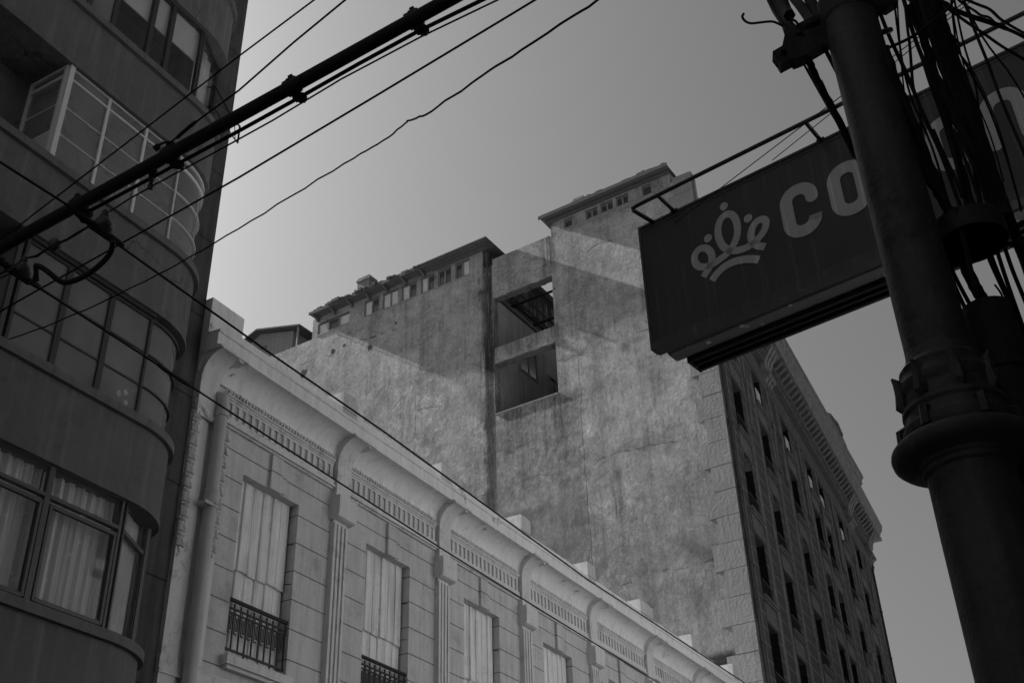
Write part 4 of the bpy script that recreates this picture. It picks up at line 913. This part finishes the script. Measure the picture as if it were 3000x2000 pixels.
for L in (((930, 800), (1010, 1060), (1080, 1280), (1180, 1568), (1300, 1900), (1420, 2250)), ((990, 780), (1070, 1000), (1150, 1230), (1260, 1500), (1400, 1850)), ((880, 860), (950, 1080), (1010, 1240), (1120, 1500), (1260, 1850), (1400, 2200)), ((850, 900), (950, 1160), (1060, 1400), (1150, 1600), (1270, 1900), (1370, 2200)), ((520, 1060), (600, 1240), (680, 1400), (790, 1600), (900, 1800), (1000, 2000)), ((480, 1060), (560, 1240), (640, 1420), (720, 1590), (830, 1810), (930, 2010))):
    cable(z4(*L), (4.5, 4.5), .008, 'thin black cable hanging out below the drum on the post', 'thin cables below the drum')
cable(z4((700, 1150), (780, 1330), (860, 1480), (920, 1600), (960, 1720)), (4.45, 4.4), .024, 'thick dark cable dropping from the drum into the conduit', jitter=.003)
cable(z4((1040, 560), (1110, 740), (1190, 950), (1280, 1180), (1380, 1500), (1450, 1800)), (4.6, 4.6), .022, 'thick cable passing the drum on its right side')
cable(z4((1080, 985), (1160, 995), (1300, 1015)), (4.5, 4.6), .010, 'stiff short cable pointing right from the rim of the drum', sm=2)
cable(z4((985, 1360), (1030, 1420), (1060, 1480), (1075, 1560), (1070, 1640)), (4.48, 4.5), .004, 'pale thin looping wire below the drum')

dc = at(*Z4(775, 985), 4.32)
dr = thing('cable_drum', tuple(dc), 'short dark round drum fixed to the right of the post, open below', 'cable drum')
b = MB(); R_ = .132
b.lathe([(R_-.006, .0), (R_, .0), (R_, .085), (R_-.02, .092), (.02, .092), (.02, .086), (R_-.012, .08), (R_-.006, .0)], dc, 40); b.build('drum_shell', M['drum'], dr, 40)
b = MB(); b.box(dc.x-.075, dc.x+.025, dc.y-.04, dc.y+.05, dc.z+.03, dc.z+.085); b.build('terminal_box', plain('faded grey enamel', .075, .3, 20, .5), dr)
cdm = at(2925, 1035, 4.15)
cdz = lambda py: EYE.z + ((cdm.z-EYE.z) + (1035-py)/3418*4.15/.84)
zt = cdz(905)
b = MB(); f0 = Vector((dc.x-.01, dc.y-R_-.002, dc.z+.085)); f1 = Vector((cdm.x-.01, cdm.y-.085, zt-.02)); b.beam(f0, f1, .013); b.build('strap', M['drum'], dr)
cn = thing('conduit', (cdm.x, cdm.y, 0), 'dark cable conduit pipe with wider sleeve standing behind the post', 'conduit')
b = MB(); b.lathe([(.078, 0), (.078, zt-.26)], (cdm.x, cdm.y, 0), 28); b.build('conduit_pipe', M['drum'], cn, 40)
b = MB(); b.lathe([(.080, zt-.28), (.090, zt-.275), (.090, zt-.255), (.092, zt-.25), (.090, zt), (.078, zt), (.078, zt-.2)], (cdm.x, cdm.y, 0), 28); sl = b.build('sleeve', M['drum'], cn, 40)
b = MB(); ang = [rad(-112+i*5) for i in range(5)]; b.sheet([[(cdm.x+.0935*math.cos(a), cdm.y+.0935*math.sin(a), zt-.22+k*.045) for a in ang] for k in (0, 1)]); b.build('sticker', M['drum'] if False else plain('grimy sticker', .035, .5, 30, .7), sl)

# ------------------------------------------------------------------ trolley arm, hangers and overhead wires
AD = (7.35, 6.40)
pipe_d = lambda px: AD[0] + (AD[1]-AD[0])*px/1212.0
def on_pipe(px): return at(px, 727-px*(727-57)/1212.0, pipe_d(px))
pa, pb = on_pipe(-260), on_pipe(1500)
dirp = (pb-pa).normalized(); tq = (PX-.0-pa.x)/dirp.x
arm_end = pa + dirp*tq
tr = thing('trolley_arm', tuple(pa), 'thick black span pipe of the trolley line with clamps, crossing the upper left sky', 'trolley arm')
b = MB(); b.tube([pa + (arm_end-pa)*i/12 for i in range(13)], .0395, 18); b.build('arm_pipe', M['tarm'], tr, 50)
m = MB(); m.lathe([(.086, -.09), (.102, -.085), (.102, .085), (.086, .09)], (PX, PY, arm_end.z), 20); m.build('post_clamp', M['tarm'], tr, 45)
rod = [(250, 625), (480, 502), (700, 384), (879, 285), (1050, 188), (1222, 94), (1414, 0), (1700, -140)]
b = MB(); b.tube([at(p[0], p[1], pipe_d(p[0])) for p in rod], .0115, 10); b.build('lower_rod', M['tarm'], tr, 50)
for px in (230, 497, 856, 1213):
    c = on_pipe(px); m = MB()
    m.lathe([(.040, -.045), (.049, -.04), (.049, -.012), (.054, -.01), (.054, .01), (.049, .012), (.049, .04), (.040, .045)], c, 18, dirp)
    m.lathe([(.005, -.012), (.016, -.012), (.016, .012), (.005, .012)], c + Vector((0, -.02, .058)), 6, dirp)
    q = at(px+18, 0, 1); 
    ry = [r for r in rod]; x_ = px+22
    for i in range(len(rod)-1):
        if rod[i][0] <= x_ <= rod[i+1][0]: ky = rod[i][1] + (rod[i+1][1]-rod[i][1])*(x_-rod[i][0])/(rod[i+1][0]-rod[i][0]); break
    else: ky = rod[0][1]
    kq = at(x_, ky, pipe_d(x_)); m.tube([c, (c+kq)/2, kq], [.022, .026, .024], 8)
    m.lathe([(.008, -.04), (.024, -.036), (.030, -.015), (.030, .015), (.024, .036), (.008, .04)], kq, 12, Vector((.3, .9, .2)))
    m.lathe([(.011, -.035), (.02, -.03), (.02, .03), (.011, .035)], kq, 10, dirp)
    m.build('clamp', M['tarm'], tr, 45)
m = MB(); h0, h1 = on_pipe(452), at(441, 548, pipe_d(441)); m.lathe([(.010, 0), (.026, .0), (.030, .03)], h0-Vector((0, 0, .03)), 10, h1-h0)
m.tube([h0, h0+(h1-h0)*.25, h0+(h1-h0)*.9, h1], [.028, .026, .013, .010], 10); m.lathe([(.006, -.018), (.018, -.01), (.018, .01), (.006, .018)], h1, 10, h1-h0); m.build('hanger_insulator', M['porc'], tr, 50)
m = MB(); e0, e1 = at(460, 432, pipe_d(460)), at(508, 418, pipe_d(508)); m.tube([e0, at(474, 420, pipe_d(470)), at(492, 415, pipe_d(490)), e1, on_pipe(515)], .008, 6); m.lathe([(.004, -.02), (.02, -.015), (.02, .015), (.004, .02)], e0, 8, dirp); m.build('hook', M['tarm'], tr, 50)

def wire(pts, dep, r, label, name='overhead_wire', group=None, sm=1, jit=0):
    return cable(pts, dep, r, label, group, name, 'cable', 6, sm, jit)
wire([(495, 421), (560, 368), (700, 265), (860, 125), (1012, 0), (1200, -160)], [pipe_d(495), 6.7, 6.5, 6.3, 6.1, 5.9], .0062, 'span wire tied to the trolley arm by a spliced grip, second from the upper left')
cable([(520, 403), (545, 380), (572, 358)], (6.88, 6.75), .012, 'dark splice sleeve on the span wire just above the trolley arm', name='wire_splice', mat='tarm', jitter=.002)
wire([(-120, 800), (70, 650), (350, 435), (700, 165), (921, 0), (1100, -135)], (8.6, 6.6), .0062, 'topmost thin wire crossing the rounded block to the upper left sky')
wire([(-300, 1080), (0, 912), (379, 700), (558, 600), (700, 520), (1100, 282), (1499, 42), (1700, -80)], (9.5, 6.5), .0075, 'straight wire below the trolley arm, above the crinkled drop wire')
W6 = [(27, 993), (130, 957), (300, 885), (464, 803), (560, 752), (700, 669), (850, 577), (1008, 480), (1090, 432), (1140, 402), (1185, 364), (1198, 354), (1222, 346), (1262, 326), (1350, 266), (1414, 220), (1499, 167), (1640, 75), (1755, 0), (1900, -90)]
A6 = on_x(27, 993, -11.21); d0 = (A6-EYE).dot(FW)
wire(W6, [d0+(6.6-d0)*i/(len(W6)-1) for i in range(len(W6))], .0085, 'crinkled twisted drop wire from a sill of the rounded block up across the sky', name='drop_wire', sm=4, jit=.006)
wire([(321, 620), (380, 582), (446, 545), (620, 452), (799, 353), (1000, 232), (1236, 107), (1459, 0), (1750, -140)], [pipe_d(321)-.05, 7.05, 7.0, 6.85, 6.72, 6.58, 6.42, 6.25, 6.0], .0055, 'thin wire running just below the rod of the trolley arm to the hanging insulator')
# the two contact wires along the street
def contact(pts, X, label):
    P = [Vector((X, y, 6.0)) for y in (-2.0, 0.5, 2.0)] + [on_z(px, py, 6.0) for px, py in pts] + [Vector((X-.1, y, 6.0)) for y in (22, 34, 48)]
    m = MB(); m.tube(P, .0078, 7); return tag(m.build('contact_wire', M['cable'], None, 60, loc=P[3]), label, 'contact wire')
contact([(0, 475), (201, 603), (357, 725), (799, 1040), (1122, 1262), (1721, 1696), (2168, 1990)], -4.78, 'upper trolley contact wire following the cornice of the pale building')
contact([(0, 770), (125, 850), (500, 1093), (799, 1287), (1300, 1610), (1931, 2000)], -5.55, 'lower trolley contact wire crossing the frieze of the pale building')
def hanger(p, q, bell, label):
    A, B_ = on_z(*p, 6.02), on_z(*q, 6.02); d = (B_-A).normalized(); t = thing('wire_hanger', tuple((A+B_)/2), label, 'wire hanger')
    m = MB(); m.tube([A, A+(B_-A)*.12, A+(B_-A)*.5, A+(B_-A)*.88, B_], [.010, .019, .023, .020, .011], 8)
    m.tube([A+(B_-A)*.3+Vector((0, 0, -.02)), A+(B_-A)*.75+Vector((0, 0, -.02))], .016, 6)
    m.lathe([(.006, -.03), (.022, -.02), (.022, .02), (.006, .03)], A+(B_-A)*.2, 8); m.lathe([(.004, -.03), (.014, -.025), (.014, .025), (.004, .03)], A+(B_-A)*.62, 6)
    m.build('ear_bar', M['tarm'], t, 45)
    c = on_z(*bell, 6.03); c = Vector((c.x, c.y, 6.02))
    m = MB(); m.lathe([(.020, -.02), (.052, .0), (.060, .01), (.058, .035), (.048, .062), (.034, .078), (.026, .085), (.030, .095), (.026, .108), (.020, .116), (.022, .13), (.012, .145), (.006, .155)], c, 20); m.build('bell_insulator', M['porc'], t, 45)
    return c
b1 = hanger((216, 620), (362, 720), (300, 668), 'bar hanger with bell insulator on the upper contact wire under the trolley arm')
b2 = hanger((-30, 745), (124, 847), (62, 800), 'bar hanger with bell insulator on the lower contact wire at the left edge')
wa, wb, wd = at(266, 660, 6.75), b2+Vector((.02, 0, .12)), at(161, 716, 6.9)
m = MB(); m.tube([at(318, 622, pipe_d(321)-.05), b1+Vector((.02, 0, .12))], .0055, 6)
m.tube([wa, at(232, 680, 6.80), at(196, 702, 6.86), wd], [.006, .010, .008, .010], 6); m.tube([wd, at(134, 732, 6.9), at(108, 750, 6.9), wb], [.010, .007, .009, .006], 6); m.tube([wb, at(20, 793, 6.95), at(-60, 830, 7.0)], .0065, 6)
o = m.build('span_wire', M['cable'], None, 60, loc=wa); tag(o, 'twisted wire linking the two bell insulators through a ball insulator', 'span wire')
m = MB(); ax = (wa-wb).normalized(); m.lathe([(.006, -.042), (.022, -.036), (.036, -.02), (.041, 0), (.036, .02), (.022, .036), (.006, .042)], wd, 18, ax); tag(m.build('ball_insulator', M['porc'], None, 50, loc=wd), 'round ball insulator threaded on the wire between the two bells', 'insulator')
ZJ = lambda x, y: (x/3.136, 400+y/3.136)
P = [ZJ(1030, 960), ZJ(1035, 1000), ZJ(1000, 1090), ZJ(900, 1195), ZJ(760, 1290), ZJ(620, 1340), ZJ(540, 1320), ZJ(450, 1250), ZJ(375, 1197), ZJ(325, 1188)]
cable(P, (6.45, 6.6), .016, 'thick curved jumper cable looping between the two contact wires', name='jumper_cable', n=10)
cable([ZJ(330, 1185), ZJ(333, 1250), ZJ(328, 1325)], (6.6, 6.62), [.016, .014, .022], 'short upright lug joining the jumper cable to the lower contact wire', name='cable_lug', mat='tarm', sm=1)
P = [on_z(x_, y_, 6.0) for x_, y_ in ((462, 1068), (486, 1085), (512, 1101), (536, 1117), (560, 1132))]; m = MB(); m.tube(P, [.011, .017, .013, .018, .010], 7); tag(m.build('wire_splice', M['tarm'], None, 50, loc=P[2]), 'ragged dark splice on the lower contact wire beside the stone garland', 'splice')
# loose thin wires fanning out of the tangle
rs = random.Random(5)
for i in range(12):
    x0 = rs.uniform(2600, 2800); x1 = x0 + rs.uniform(90, 330); y1 = rs.uniform(420, 620); k = rs.uniform(-30, 30)
    cable([(x0, -60), (x0+(x1-x0)*.22+k*.5, y1*.22), (x0+(x1-x0)*.5+k, y1*.5), (x0+(x1-x0)*.8+k*.4, y1*.8), (x1, y1+40)], (5.05, 4.7), rs.uniform(.0032, .006), 'loose thin wire among the tangle of cables behind the post', 'loose thin wires of the tangle')
